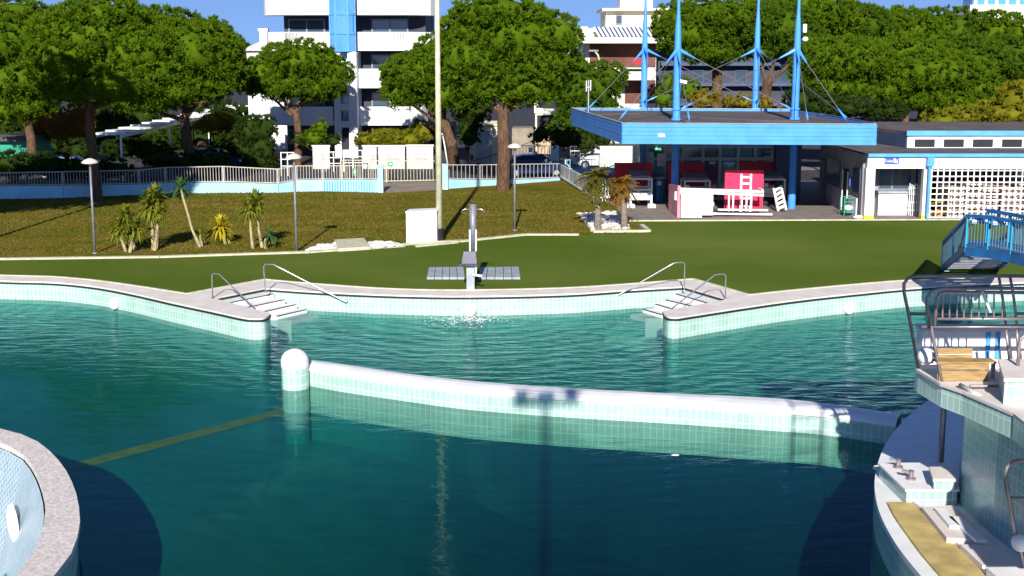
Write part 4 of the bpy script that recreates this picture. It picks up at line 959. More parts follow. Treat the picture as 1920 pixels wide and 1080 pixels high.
# scaffold-like white rails by the pine
def railframe(x0,x1,yb,yt,label,n=3,rows=3):
    a=G(x0,yb); xb=W(x1,yb,a.y).x; z=W(x0,yt,a.y).z; mb=MB()
    for k in range(n): x=a.x+(xb-a.x)*k/(n-1); mb.bb(x-.03,x+.03,a.y-.03,a.y+.03,0,z)
    for k in range(rows): zz_=z*(1-k*.28)-.035; mb.bb(a.x,xb,a.y-.025,a.y+.025,zz_-.025,zz_+.025)
    single('railing_frame',mb,M['white'],label,'railing','white tube railings beyond the lawn fence')
railframe(528,552,330,285,'white tube railing left of the umbrella pine trunk')
railframe(612,640,322,284,'white tube railing in front of the block entrance')
railframe(645,680,322,281,'white tube railing right of the block entrance')
railframe(1070,1128,308,282,'white tube railing behind the white car',3,2)
for (px,py,lab,m_,c_) in ((1152,318,'white parking ticket post left of the canopy','white','ticket machine'),):
    a=G(px,py); z=W(px,285,a.y).z; t=thing('ticket_machine',lab,c_,a); part('body',MB().box((0,0,z/2),(.35,.3,z)),M['white'],t,local=True); part('sign',MB().lathe((0,0,0),[(0.001,0)],3) if 0 else MB().box((0,-.17,z*.8),(.14,.03,.14)),M['greymetal'],t,local=True)
# notice boards on the gate
for (px,py,w_,h_,m_,lab) in ((665,323,8,14,'egreen','small green notice board on the fence left of the blue pillar'),(732,308,9,9,'egreen','small pale green sign on the bar gate'),(995,281,8,9,'bluew','small light blue sign on the white railing')):
    Yp=G(px,343 if px<900 else 308).y-.15; p=W(px,py,Yp); s=S(Yp)
    t=thing('notice_sign',lab,'sign',p); part('board',MB().box((0,0,0),(w_*s,.03,h_*s)),M[m_],t,local=True); part('paper',MB().box((0,-.02,.02),(w_*s*.5,.01,h_*s*.4)),M['white'],t,local=True)
# cream wall right of gate, behind canopy corner
p=G(1130,322); single('garden_wall',MB().bb(W(1128,0,p.y).x,W(1200,0,p.y).x,p.y,p.y+.25,0,W(960,274,p.y).z),M['cream'],'cream street wall beside the clubhouse behind the left palm','wall')
# road beyond the fence
mb=MB().prism([(-80,84),(60,84),(60,92),(-80,92)],.004,.005); struct('road',mb,M['asphalt'])
mb=MB().prism([(-80,92.3),(80,92.3),(80,300),(-80,300)],.002,.003); struct('street_pavement',mb,M['asphalt'])
# pergola
t=thing('pergola','white slatted pergola running away behind the left pines','pergola',G(225,284))
def Pz2(px,py): return G(px,py,3.0)
A0,A1=Pz2(182,250),Pz2(430,197.5); B0,B1=Pz2(226,251),Pz2(456,199)
mb=MB(); n=15
for k in range(n):
    u=k/(n-1); part('slat',MB().bar(A0.lerp(A1,u),B0.lerp(B1,u),1.15,.12),M['white'],t)
for a_,b_ in ((B0,B1),(A0,A1)): part('beam',MB().bar(a_-Vector((0,0,.16)),b_-Vector((0,0,.16)),.1,.2),M['white'],t)
for u in (0,.3,.62,1):
    p=B0.lerp(B1,u); part('post',MB().bb(p.x-.05,p.x+.05,p.y-.05,p.y+.05,0,2.74),M['white'],t)
# green kiosk at left
YK=96; t=thing('green_kiosk','dark green kiosk with a railing at the left edge','kiosk',Vector((W(20,300,YK).x,YK,0)))
def XK(p): return W(p,100,YK).x
def ZK(p): return W(960,p,YK).z
part('wall',MB().bb(XK(-60),XK(50),YK,YK+4,0,ZK(264)),M['green'],t); part('roof',MB().bb(XK(-64),XK(53),YK-.6,YK+4.3,ZK(264)+.002,ZK(257)),M['roof'],t)
mb=MB()
for k in range(22): x=XK(-40)+(XK(48)-XK(-40))*k/21; mb.bb(x-.03,x+.03,YK-1,YK-.95,ZK(292),ZK(277))
mb.bb(XK(-42),XK(50),YK-1.02,YK-.93,ZK(277),ZK(275.5)); part('railing',mb,M['green'],t)
# cars
def car(name,label,loc,rz,m,L=4.3):
    t=thing(name,label,'car',loc,'cars parked behind the fence',rz)
    prof=[(-L/2,.45),(-L/2,.85),(-L*.42,.95),(-L*.32,1.35),(-L*.2,1.47),(L*.12,1.45),(L*.24,1.0),(L*.44,.88),(L/2,.7),(L/2,.42),(L*.36,.3),(-L*.4,.3)]
    vs=[];n=len(prof)
    for y,k in((-.86,1),(-.80,0),(.80,0),(.86,1)):
        for x,z in prof: vs.append((x,y*( .82 if z>1.2 else 1),z))
    fs=[tuple(range(n))]
    for j in range(3):
        for i in range(n): fs.append((j*n+i,(j+1)*n+i,(j+1)*n+(i+1)%n,j*n+(i+1)%n))
    fs.append(tuple(range(4*n-1,3*n-1,-1)))
    part('body',MB().add(vs,fs),M[m],t,local=True)
    mb=MB()
    for s_ in(-1,1): mb.add([(-L*.39,s_*.868,.98),(-L*.30,s_*.72,1.32),(L*.10,s_*.72,1.38),(L*.21,s_*.868,1.0)],[(0,1,2,3)])
    mb.add([(L*.125,-.68,1.44),(L*.125,.68,1.44),(L*.25,.80,1.02),(L*.25,-.8,1.02)],[(0,1,2,3)]); part('window',mb,M['glass'],t,local=True)
    for x in(-L*.31,L*.31):
        for y in(-.8,.8):
            w_=MB().tube([(x,y-.1,.32),(x,y+.1,.32)],.32,16); ww=part('wheel',w_,M['rubber'],t,local=True); o=part('rim',MB().tube([(x,y-.11,.32),(x,y+.11,.32)],.18,12),M['steel'],t,local=True)
    for y in(-.6,.6): part('headlight',MB().box((L/2-.02,y,.68),(.08,.3,.14)),M['white'],t,local=True)
car('parked_car','dark blue car behind the white railing right of the thick pine trunk',G(1005,331),.0,'carblue')
car('parked_car','white car parked behind the light blue railing left of the canopy',G(1130,316),.05,'carwhite')
car('parked_car','dark car in deep shade behind the left railing',G(130,335),.1,'carblue')
car('parked_car','dark car in the shade behind the trunk near the pergola',G(400,318),-.1,'carblue')
# light blue railing / low wall before the white car
fence_run('fence','light blue low wall with railing right of the lawn corner',[(1060,333),(1100,329),(1160,324)],[318,316,314],[300,299,297],'bluew',step=.3,barm='bluew')
# street lamps
b=G(1124,300); t=thing('street_lamp','tall thin street lamp with a hooked head above the canopy corner','street lamp',b)
tp=W(1124,120,b.y); pts=[b,Vector((b.x,b.y,tp.z*.6)),Vector((b.x,b.y,tp.z)),W(1121,103,b.y),W(1115,96,b.y)]
part('pole',MB().tube(pts,[.13,.1,.08,.07,.06],8),M['kerb'],t,smooth=True); part('lamp_head',MB().box(W(1113,95,b.y),(.7,.25,.12)),M['greymetal'],t)
b=G(840,312); t=thing('street_lamp','curled white lamp arm beside the leaning pine','street lamp',b)
part('pole',MB().tube([b,W(834,275,b.y),W(830,250,b.y),W(838,242,b.y),W(846,241,b.y)],.06,8),M['white'],t,smooth=True); part('lamp_head',MB().ell(W(832,251,b.y),(.2,.2,.14)),M['white'],t)
# ================================================================ CANOPY
ZT=4.72
FL,FR,BL,BR=G(1168,231,ZT),G(1643,233,ZT),G(1072,203,ZT),G(1482,205,ZT)
zb=W(1300,270,FL.y).z
t=thing('blue_canopy','big blue boarded canopy hung from four tall blue masts','canopy',Vector((10,66,0)))
def qbox(mb,a,b,z0,z1,th):
    mb.bar(Vector((a.x,a.y,(z0+z1)/2)),Vector((b.x,b.y,(z0+z1)/2)),th,z1-z0); return mb
for (a,b,nm) in ((FL,FR,'fascia'),(BL,FL,'fascia'),(FR,BR,'fascia'),(BR,BL,'fascia')):
    mb=MB(); n=5
    for k in range(n):
        z0=zb+(ZT-zb)*k/n+.012; z1=zb+(ZT-zb)*(k+1)/n-.018; mb_=qbox(mb,a,b,z0,z1,.10-.012*(k%2))
    qbox(mb,a,b,zb+.02,ZT-.04,.05)
    part(nm,mb,M['blueb'],t)
i_=lambda p,q,k: Vector((p.x+(q.x-p.x)*k,p.y+(q.y-p.y)*k,0))
part('roof_deck',MB().prism([FL,FR,BR,BL],ZT-.3,ZT-.12,bottom=True),M['roof'],t)
part('flashing',MB().bar(BL+Vector((0,.0,.02)),BR+Vector((0,0,.02)),.14,.04).bar(FL+Vector((0,0,.015)),FR+Vector((0,0,.015)),.13,.03).bar(FL+Vector((0,0,.015)),BL+Vector((0,0,.015)),.13,.03),M['slats'],t)
part('soffit',MB().prism([FL,FR,BR,BL],zb+.1,zb+.14,bottom=True),M['lilac'],t)
ms=[(1268,226),(1490,225),(1207,207),(1416,207)]; mp=[G(x,y,ZT-.12) for x,y in ms]
ztop=[];tops=[]
for i,p in enumerate(mp):
    zj=W(960,92,p.y).z; z2=W(960,20,p.y).z
    r=.20
    mb=MB().tube([(p.x,p.y,0),(p.x,p.y,zj-.5),(p.x,p.y,z2-.8),(p.x,p.y,z2),(p.x,p.y,z2+3.2)],[r,r*.95,r*.7,r*.42,r*.25],14)
    mb.lathe((p.x,p.y,ZT),[(r,-.1),(r+.07,-.1),(r+.07,.02),(r,.03)],14); mb.lathe((p.x,p.y,ZT),[(r,.42),(r+.06,.42),(r+.06,.5),(r,.5)],14)
    part('mast',mb,M['blueb'],t,smooth=False); tops.append(Vector((p.x,p.y,zj)))
cb=MB(); br_=MB()
def cable(a,b,r=.022,cone=True):
    part('cable',MB().tube([a,b],r,5),M['steel'],t)
    d=(b-a).normalized(); part('cable_bracket',MB().tube([a,a+d*.25,a+d*1.05],[.13,.10,.025],8),M['blueb'],t)
    part('turnbuckle',MB().tube([b-d*.9,b-d*.5,b-d*.15],[.02,.055,.03],7),M['blueb'],t)
rz_=ZT+.25
TFL,TFR,TBL,TBR=tops
def base(i,z=ZT+.35): return Vector((mp[i].x,mp[i].y,z))
cable(TFL,base(1));cable(TFR,base(0));cable(TBL,base(3));cable(TBR,base(2))
cable(TFL,base(2));cable(TBL,base(0));cable(TFR,base(3));cable(TBR,base(1))
cable(TFL,G(1160,226,ZT));cable(TBL,G(1100,207,ZT));cable(TFL,G(1293,229,ZT));cable(TFR,G(1515,229,ZT));cable(TFR,G(1588,227,ZT));cable(TBR,G(1590,222,ZT))

mb=MB()
for a,b in (((1280,219),(1430,227)),((1430,227),(1500,228)),((1500,228),(1520,218)),((1520,218),(1545,214)),((1480,207),(1545,214)),((1545,214),(1640,231)),((1120,215),(1200,213)),((1268,222),(1290,228))):
    part('roof_cable',MB().tube([G(*a,ZT-.09),G(*b,ZT-.09)],.03,5),M['steel'],t)
# lamps, signs on the fascia
for px,lab in ((1240,'small white floodlight at the left end of the blue fascia'),(1584,'small white floodlight at the right end of the blue fascia')):
    p=W(px,251,FL.y-.12); t2=thing('floodlight',lab,'floodlight',p,'floodlights on the blue fascia'); s=S(p.y)
    part('body',MB().box((0,-.05,-.08),(.32,.12,.16),rx=-.3),M['white'],t2,local=True); part('arm',MB().box((0,.0,.08),(.05,.06,.22)),M['steel'],t2,local=True)
p=W(1355,259,FL.y-.1); t2=thing('fascia_sign','small white board hung low on the middle of the blue fascia','sign',p); part('board',MB().box((0,0,0),(19*S(p.y),.04,14*S(p.y))),M['white'],t2,local=True); part('strip',MB().box((0,-.025,.0),(12*S(p.y),.008,2*S(p.y))),M['pink'],t2,local=True)
# mast camera boxes
p=Vector((mp[1].x+.32,mp[1].y-.1,W(0+960,53,mp[1].y).z)); t2=thing('mast_antenna','white box antenna with a round camera on the rightmost mast','antenna',p)
part('box',MB().box((0,0,0),(.18,.16,.42)),M['white'],t2,local=True); part('camera',MB().ell((.05,0,-.55),(.16,.14,.13)),M['white'],t2,local=True,smooth=True)
p=Vector((mp[0].x+.3,mp[0].y-.1,W(960,153,mp[0].y).z)); t2=thing('mast_floodlight','white floodlight halfway up the front left mast','floodlight',p); part('body',MB().box((0,0,0),(.36,.2,.16),ry=.2),M['white'],t2,local=True); part('arm',MB().box((-.12,0,0),(.2,.05,.05)),M['steel'],t2,local=True)
# aerials on the back left of the roof
p=G(1103,208,ZT); t2=thing('roof_aerial','thin aerial with a small dipole on the back left corner of the canopy','aerial',p)
zz=W(1103,150,p.y).z-ZT; part('pole',MB().tube([(0,0,-.1),(0,0,zz)],.05,6),M['steel'],t2,local=True); part('dipole',MB().box((-.12,0,zz-.35),(.05,.05,.6)).box((.12,0,zz-.3),(.05,.05,.6)).box((0,0,zz-.4),(.3,.04,.04)),M['white'],t2,local=True)
# exit sign under the fascia
p=W(1234,276,FL.y+.3); t2=thing('exit_sign','green emergency exit sign with running figure under the canopy edge','sign',p); s=S(p.y)
part('board',MB().box((0,0,0),(12*s,.05,11*s)),M['egreen'],t2,local=True); part('top',MB().box((0,-.0,6.6*s),(12*s,.06,2*s)),M['white'],t2,local=True)
mb=MB(); mb.box((-3*s,-.035,0),(3*s,.01,6*s)).box((-3*s,-.035,2.3*s),(5*s,.012,1.2*s),ry=.4).box((2*s,-.035,0),(4*s,.01,1.2*s)).box((3.2*s,-.035,0),(1.2*s,.012,3.4*s),ry=.7); part('pictogram',mb,M['white'],t2,local=True)
# ================================================================ GLASS HALL
YL=G(1300,376).y
t=thing('glass_hall','glazed entrance hall with grey frames in the shade under the canopy','building',Vector((W(1340,376,YL).x,YL,0)))
def XL(p): return W(p,300,YL).x
def ZL(p): return W(960,p,YL).z
part('wall',MB().bb(XL(1200),XL(1480),YL+.3,YL+.5,0,zb+.08),M['glasst'],t)
x0,x1=XL(1213),XL(1450)
mb=MB()
for px in (1213,1247,1280,1318,1350,1384,1416,1448): mb.bb(XL(px)-.09,XL(px)+.09,YL,YL+.25,0,zb+.08)
for py in (275,298,372): mb.bb(x0,x1,YL+.02,YL+.27,ZL(py)-.09,ZL(py)+.09)
part('frame',mb,M['slats'],t)
for k,(a,b) in enumerate(((1218,1243),(1251,1276),(1284,1314),(1322,1346),(1354,1380),(1388,1412),(1420,1444))):
    part('pane',MB().bb(XL(a),XL(b),YL+.1,YL+.14,ZL(368),ZL(302)),M['glass' if k%2 else 'glasst'],t)
for (a,b,c,d) in ((1330,303,1342,308),(1357,304,1378,309),(1391,304,1410,309),(1365,308,1374,312),(1217,285,1226,306)): part('poster',MB().bb(XL(a),XL(c),YL+.06,YL+.09,ZL(d),ZL(b)),M['bluew'],t)
part('poster',MB().bb(XL(1232),XL(1247),YL-.02,YL-.005,ZL(312),ZL(288)),M['poster'],t)
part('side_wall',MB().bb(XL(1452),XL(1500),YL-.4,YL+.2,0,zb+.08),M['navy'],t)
part('column',MB().bb(XL(1199),XL(1208),YL-1,YL-.6,0,zb+.08),M['bridgeblue'],t)
# window grid at right
mb=MB()
for k in range(4): mb.bb(XL(1433),XL(1448),YL-.06,YL-.03,ZL(285+k*9),ZL(284+k*9))
part('grid',mb,M['white'],t)
# ================================================================ SERVICE WING
YS=G(1632,412).y
def XS(p,Y=None): return W(p,350,Y or YS).x
def ZS(p,Y=None): return W(960,p,Y or YS).z
t=thing('service_wing','long low white service building with blue roof edges and a white lattice front','building',Vector((XS(1700),YS,0)))
zr=ZS(290); zbm=ZS(316)
XE_=26.5
y1=YS+4.0
Lf=G(1565,273,zr); Lb=G(1500,262,zr)
# flat roof slab following the oblique left wall
c0=Vector((XS(1625),YS,0)); c1=Vector((Lf.x,Lf.y,0)); c2=c1+(c1-c0)*1.0
P=[c0,Vector((XE_,YS,0)),Vector((XE_,YS+13,0)),Vector((c2.x,YS+13,0)),c2]
part('low_roof',MB().prism(P,zr-.02,zr+.03),M['roof'],t)
part('roof_edge',MB().bb(c0.x-.05,XE_,YS-.16,YS-.003,zr-.1,zr+.06),M['blue'],t)
mb=MB().bb(c0.x,XE_,YS,YS+.3,zbm,zr-.025); part('beam',mb,M['whiteg'],t)
for (a,b) in ((1623,1640),(1731,1742)):
    part('column',MB().bb(XS(a),XS(b),YS-.003,YS+.4,ZS(404),zbm-.002),M['white'],t); part('column_foot',MB().bb(XS(a)-.02,XS(b)+.02,YS-.03,YS+.42,0,ZS(404)-.002),M['yellow'],t)
# oblique side wall, shaded
sd=(c1-c0).normalized(); nn=Vector((sd.y,-sd.x,0))
w0=c0+sd*.45; wend=c0+sd*9
mb=MB().bar(Vector((w0.x,w0.y,(zr-.03)/2)),Vector((wend.x,wend.y,(zr-.03)/2)),.2,zr-.03); part('side_wall',mb,M['lilac'],t)
def onside(u,z): p=c0+sd*u; return Vector((p.x,p.y,z))
lf=Vector((-abs(nn.x),-abs(nn.y)*(1 if nn.y*nn.x>0 else -1),0)) 
if lf.x>0: lf=-lf
def sidebox(u0,u1,z0,z1,m_,nm,d=.14):
    a=onside(u0,(z0+z1)/2)+lf*d;b=onside(u1,(z0+z1)/2)+lf*d; return part(nm,MB().bar(a,b,.06,z1-z0),M[m_],t)
sidebox(.7,2.0,1.2,2.4,'glass','side_window'); sidebox(2.9,3.7,.0,2.2,'black','side_door'); sidebox(4.6,7.2,1.1,2.5,'glass','side_window'); sidebox(7.6,8.6,0,2.3,'navy','side_door')
sidebox(3.78,3.84,0,2.1,'white','door_frame',.18); sidebox(2.8,2.86,0,2.1,'white','door_frame',.18); sidebox(.9,2.4,0,.95,'white','counter_front',.2)
sidebox(2.3,2.55,1.4,1.85,'signblue','wall_sign',.2)
# recess
YR=YS+2.2
part('recess_wall',MB().bb(XS(1636,YR),XS(1745,YR),YR,YR+.2,0,zr-.03),M['lilac'],t)
part('recess_floor',MB().bb(c0.x+.05,XE_,YS+.02,YS+9,.006,.03),M['paving'],t)
part('recess_jamb',MB().bb(XS(1745,YS),XS(1747,YS),YS+.42,YR,0,zr-.03),M['lilac'],t)
f=part('window',MB().bb(XS(1646,YR),XS(1705,YR),YR-.05,YR-.002,ZS(356,YR),ZS(316,YR)),M['greymetal'],t)
part('pane',MB().bb(XS(1648,YR),XS(1670,YR),YR-.07,YR-.052,ZS(353,YR),ZS(318,YR)).bb(XS(1674,YR),XS(1703,YR),YR-.07,YR-.052,ZS(353,YR),ZS(318,YR)),M['glass'],f)
part('counter_top',MB().bb(XS(1640,YR),XS(1708,YR),YR-.7,YR-.01,ZS(360,YR),ZS(356,YR)),M['slats'],t)
part('counter',MB().bb(XS(1642,YR),XS(1696,YR),YR-.6,YR-.02,0,ZS(361,YR)),M['white'],t)
part('doorway',MB().bb(XS(1716,YR),XS(1742,YR),YR-.03,YR-.004,.03,ZS(316,YR)),M['black'],t)
part('notice',MB().bb(XS(1699,YR),XS(1707,YR),YR-.05,YR-.01,ZS(341,YR),ZS(329,YR)),M['signblue'],t)
# dark store behind the lattice
part('store_back',MB().bb(XS(1748),XE_,YS+5,YS+5.2,0,zr-.03),M['carred'],t)
part('lattice',(lambda mb:[mb.bb(XS(1744.5)+k*.2935,XS(1744.5)+k*.2935+.055,YS-.02,YS+.02,.08,zbm) for k in range(0,24) if XS(1744.5)+k*.2935<XE_] and [mb.bb(XS(1744),XE_,YS-.025,YS+.015,.09+j*.286,.09+j*.286+.055) for j in range(9)] and mb)(MB()),M['white'],t)
# upper clerestory block
P1=G(1701,277,zr+.03); P2=G(1640,268,zr+.03); zc=W(960,246,P1.y).z; Yc=P1.y
pe=P2+(P2-P1).normalized()*3.5
part('upper_wall',MB().prism([P1,Vector((XE_+6,Yc,0)),Vector((XE_+6,Yc+9.5,0)),Vector((pe.x,Yc+9.5,0)),pe],zr+.031,zc-.22),M['whiteg'],t)
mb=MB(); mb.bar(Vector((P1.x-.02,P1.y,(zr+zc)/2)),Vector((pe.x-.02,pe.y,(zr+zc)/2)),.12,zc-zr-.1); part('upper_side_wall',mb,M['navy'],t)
part('upper_roof',MB().prism([P1+Vector((-.06,-.1,0)),Vector((XE_+6,Yc-.1,0)),Vector((XE_+6,Yc+9.6,0)),Vector((pe.x,Yc+9.6,0)),pe+Vector((-.1,0,0))],zc-.2,zc),M['roof'],t)
part('upper_roof_edge',MB().bb(P1.x-.1,XE_+6,Yc-.16,Yc-.102,zc-.22,zc+.03),M['blue'],t)
for k in range(5):
    a=1714+54.5*k; x0,x1=W(a,268,Yc).x,W(a+38,268,Yc).x; z0,z1=W(960,273,Yc).z,W(960,261,Yc).z
    f=MB().bb(x0-.06,x0,Yc-.08,Yc-.003,z0-.08,z1+.04).bb(x1,x1+.09,Yc-.08,Yc-.003,z0-.08,z1+.04).bb(x0-.12,x1+.12,Yc-.14,Yc-.003,z0-.15,z0-.081).bb(x0,x1,Yc-.08,Yc-.003,z1,z1+.04)
    w_=part('window',f,M['whiteg'],t); part('pane',MB().bb(x0,x1,Yc-.03,Yc-.004,z0-.08,z1),M['black'],w_)
# downpipe
xd=XS(1741.5,YS-.2)
part('downpipe',MB().tube([(xd,YS-.22,zr-.55),(xd+.0,YS-.22,.3),(xd+.0,YS-.28,.06)],.075,10),M['blue'],t); part('hopper',MB().box((xd,YS-.22,zr-.32),(.34,.3,.42)),M['blue'],t)
# wing sign
def text(s,size,loc,m,parent=None,rot=(math.pi/2,0,0),name='lettering',ext=.004):
    cu=bpy.data.curves.new('txt','FONT'); cu.body=s; cu.size=size; cu.align_x='CENTER'; cu.align_y='CENTER'; cu.extrude=ext
    ob=bpy.data.objects.new('txt',cu); link(ob); dg=bpy.context.evaluated_depsgraph_get(); me=bpy.data.meshes.new_from_object(ob.evaluated_get(dg)); bpy.data.objects.remove(ob)
    me.materials.clear(); me.materials.append(m); o=link(bpy.data.objects.new(name,me)); o.location=loc; o.rotation_euler=rot
    if parent: o.parent=parent
    return o
p=W(1672,302,YS-.03); t2=thing('toilet_sign','blue sign with white lettering, figures and a down arrow on the white beam','sign',p); s=S(YS)
part('board',MB().box((0,0,0),(27*s,.03,11.5*s)),M['signblue'],t2,local=True)
text('Toilets',.19,(-4*s,-.02,0),M['white'],t2)
mb=MB().box((10*s,-.02,1*s),(1.3*s,.01,5*s)).add([(8*s,-.022,-1.5*s),(12*s,-.022,-1.5*s),(10*s,-.022,-4.5*s)],[(0,2,1)]).box((5.2*s,-.02,-.6*s),(1.5*s,.01,5*s)).box((7.2*s,-.02,-.6*s),(1.2*s,.01,5*s)).ell((5.2*s,-.02,2.8*s),(.06,.01,.06),8,5); part('symbol',mb,M['white'],t2,local=True)
# items inside the wing front
def stack(x,y,label,n=9,w=.78,h=1.75,tilt=0):
    t=thing('lounger_stack',label,'loungers',Vector((x,y,0)),'stacks of white loungers behind the lattice')
    mb=MB()
    for k in range(n):
        z=.12+k*(h-.2)/n; mb.bb(-w/2,w/2,0,1.8,z,z+.11)
        for q in(-1,1): mb.bb(q*w/2-.04,q*w/2+.04,-.05,-.003,z-.08,z+.13)
    part('bed',mb,M['cloth'],t,local=True); lg=MB()
    for q in(-1,1): lg.bb(q*w*.36-.03,q*w*.36+.03,-.04,.02,0,h)
    part('leg',lg,M['white'],t,local=True)
xs=XS(1790,YS+.8)
for k,lab in enumerate(['first white lounger stack behind the lattice, beside the yellow tools','second white lounger stack behind the lattice','third white lounger stack behind the lattice','fourth white lounger stack behind the lattice','fifth white lounger stack behind the lattice, above the blue bridge rail','last white lounger stack behind the lattice at the right edge']):
    stack(xs+k*.86,YS+.35+.12*(k%3),lab,h=1.62+.12*((k*2)%3))
t2=thing('orange_tools','yellow and orange tools and buckets behind the lattice bottom left','tools',G(1760,409)+Vector((0,.6,0)))
mb=MB().box((.1,.1,.85),(1.3,.1,.1),ry=.08).box((.3,0,.72),(1.2,.1,.08),ry=-.1); part('pole',mb,M['yellow'],t2,local=True)
part('bucket',MB().lathe((-.3,0,.03),[(.13,0),(.17,.32)],12).lathe((.2,0,.03),[(.13,0),(.17,.32)],12).lathe((.7,.05,.03),[(.13,0),(.17,.32)],12),M['orange'],t2,local=True)
p=G(1722,408)+Vector((0,.5,0)); t2=thing('lattice_stack','bundle of upright white lattice bars in the doorway left of the downpipe','lattice',p)
mb=MB()
for k in range(8): mb.box((-.35+.1*k,.02*k,.85-.05*(k%3)),(.035,.035,1.6))
for z in(.3,.7,1.1,1.4): mb.box((0,.1,z),(.8,.03,.03))
part('bars',mb,M['white'],t2,local=True)
# green chairs/trolley left of the corner column
p=G(1602,404); t2=thing('green_trolley','dark green metal trolley with white cushions left of the corner column','trolley',p)
mb=MB()
for x in(-.6,.45):
    for y in(-.3,.5): mb.box((x,y,.45),(.05,.05,.9))
mb.box((-.07,-.3,.9),(1.1,.04,.04)).box((-.07,.5,.9),(1.1,.04,.04)).box((-.07,-.3,.72),(1.1,.04,.04)).box((-.07,.1,.2),(1.1,.8,.06)); part('frame',mb,M['green'],t2,local=True)
part('cushion',MB().ell((-.35,0,.38),(.22,.3,.16)).ell((.2,0,.38),(.22,.3,.16)).ell((.05,.3,.5),(.2,.2,.15)),M['white'],t2,local=True,smooth=True)
part('wheel',MB().tube([(-.5,-.34,.1),(-.5,-.28,.1)],.1,10).tube([(.35,-.34,.1),(.35,-.28,.1)],.1,10),M['rubber'],t2,local=True)
p=G(1612,410); single('white_bag',MB().ell(p+Vector((0,0,.08)),(.35,.2,.1)),M['white'],'low white bag on the paving at the corner column foot','bag',smooth=True)
# white chairs in the recess
for (px,lab) in ((1652,'white plastic chair in the recess beside the column'),(1671,'white plastic chair in the middle of the recess'),(1688,'white plastic chair at the right of the recess')):
    p=G(px,401)+Vector((0,0,0)); t2=thing('plastic_chair',lab,'chair',p,'white plastic chairs in the recess')
    part('seat',MB().box((0,0,.42),(.42,.42,.04)),M['white'],t2,local=True); part('backrest',MB().box((0,.2,.65),(.42,.04,.44)),M['white'],t2,local=True)
    for x in(-.18,.18):
        for y in(-.18,.18): part('leg',MB().box((x,y,.2),(.04,.04,.4)),M['greymetal'],t2,local=True)
# ================================================================ BEACH CARTS UNDER THE CANOPY
def cart(px0,px1,pyb,ptop,panel,label,roofm='slats',cab=True,pm='red'):
    a=G(px0,pyb); Yb=a.y; b=W(px1,pyb,Yb); w=b.x-a.x; h=W(px0,ptop,Yb).z
    t=thing('service_cart',label,'cart',Vector((a.x+w/2,Yb,0)),'white framed beach carts with red boards')
    f=MB(); r=.05
    for x in(-w/2,w/2):
        for y in(0,1.5): f.box((x,y,h/2),(2*r,2*r,h))
    for z in(h,.45,h*.62):
        for y in(0,1.5): f.box((0,y,z if z<h else h-.01),(w,r*1.6,r*2))
        if z!=h*.62: 
            for x in(-w/2,w/2): f.box((x,.75,z-.02 if z==h else z),(r*1.6,1.5,r*1.6))
    part('frame',f,M['white'],t,local=True)
    part('canopy_top',MB().box((0,1.3,h+.22),(w*.95,2.2,.06),rx=.12),M[roofm],t,local=True)
    if cab: part('bench',MB().box((0,.75,.62),(w-.12,1.3,.3)),M['white'],t,local=True)
    for x in(-w/2,w/2): part('skid',MB().box((x,-.25,.10),(.42,.08,.18)).box((x,.1,.14),(.3,.3,.1)).tube([(x-.1,-.32,.12),(x-.1,-.28,.12)],.1,10),M['white'],t,local=True)
    (q0,q1,qb,qt)=panel; s=S(Yb+1.8); Yp=Yb+1.75
    x0=W(q0,300,Yp).x-(a.x+w/2); x1=W(q1,300,Yp).x-(a.x+w/2); part('board',MB().bb(x0,x1,1.72,1.78,max(.05,W(960,qb,Yp).z),W(960,qt,Yp).z),M[pm],t,local=True); 
    p_=part('price_card',MB().box((-w/2+.15,-.07,h-.32),(.2,.02,.2)),M['white'],t,local=True); return t
cart(1182,1221,389,335,(1152,1223,376,305),'leftmost white framed cart on skids with a dark red board behind')
cart(1283,1330,384,339,(1252,1320,380,305),'second white framed cart with dark red board behind the blue post')
cart(1430,1470,383,336,(1388,1458,384,303),'white framed cart with dark red board beside the right blue post')
# big bright red board with ladder
Yb=G(1395,402).y-.0; z0=.1
t=thing('rescue_board','large bright red board standing upright with a white ladder fixed on it','board',Vector((W(1395,392,Yb).x,Yb,0)))
part('board',MB().bb(W(1359,350,Yb).x,W(1431,350,Yb).x,Yb,Yb+.08,max(.1,W(960,393,Yb).z),W(960,319,Yb).z),M['redb'],t)
mb=MB(); xa,xb=W(1389,350,Yb).x,W(1407,350,Yb).x
for x in(xa,xb): mb.bb(x-.05,x+.05,Yb-.1,Yb-.01,.15,W(960,326,Yb).z)
for py in (332,344,357,372,386): mb.bb(xa,xb,Yb-.08,Yb-.02,W(960,py,Yb).z-.05,W(960,py,Yb).z+.05)
part('ladder',mb,M['white'],t)
# white frame lying in front
Yf=G(1360,408).y; t=thing('tipped_lifeguard_stand','white lifeguard stand lying on its side in front of the red board','lifeguard stand',Vector((W(1350,400,Yf).x,Yf,0)))
mb=MB()
def F2(px,py): return W(px,py,Yf)
def bar2(a,b,th=.11): mb.bar(F2(*a),F2(*b),th,th)
bar2((1273,354),(1432,360));bar2((1273,359),(1432,366));bar2((1346,393),(1440,394),.09)
for px in(1367,1375,1391,1400,1409): bar2((px,361),(px-1,396),.08)
mb.bar(F2(1300,401)+Vector((0,.3,0)),F2(1450,403)+Vector((0,.3,0)),.1,.1); mb.bar(F2(1273,357)+Vector((0,.9,0)),F2(1432,362)+Vector((0,.9,0)),.1,.1)
for px in(1275,1430): mb.bar(F2(px,357),F2(px,357)+Vector((0,.9,0)),.09,.09)
part('frame',mb,M['white'],t)
part('side_panel',MB().bb(F2(1326,0).x,F2(1347,0).x,Yf-.02,Yf+.5,.12,F2(0+960,361).z),M['white'],t)
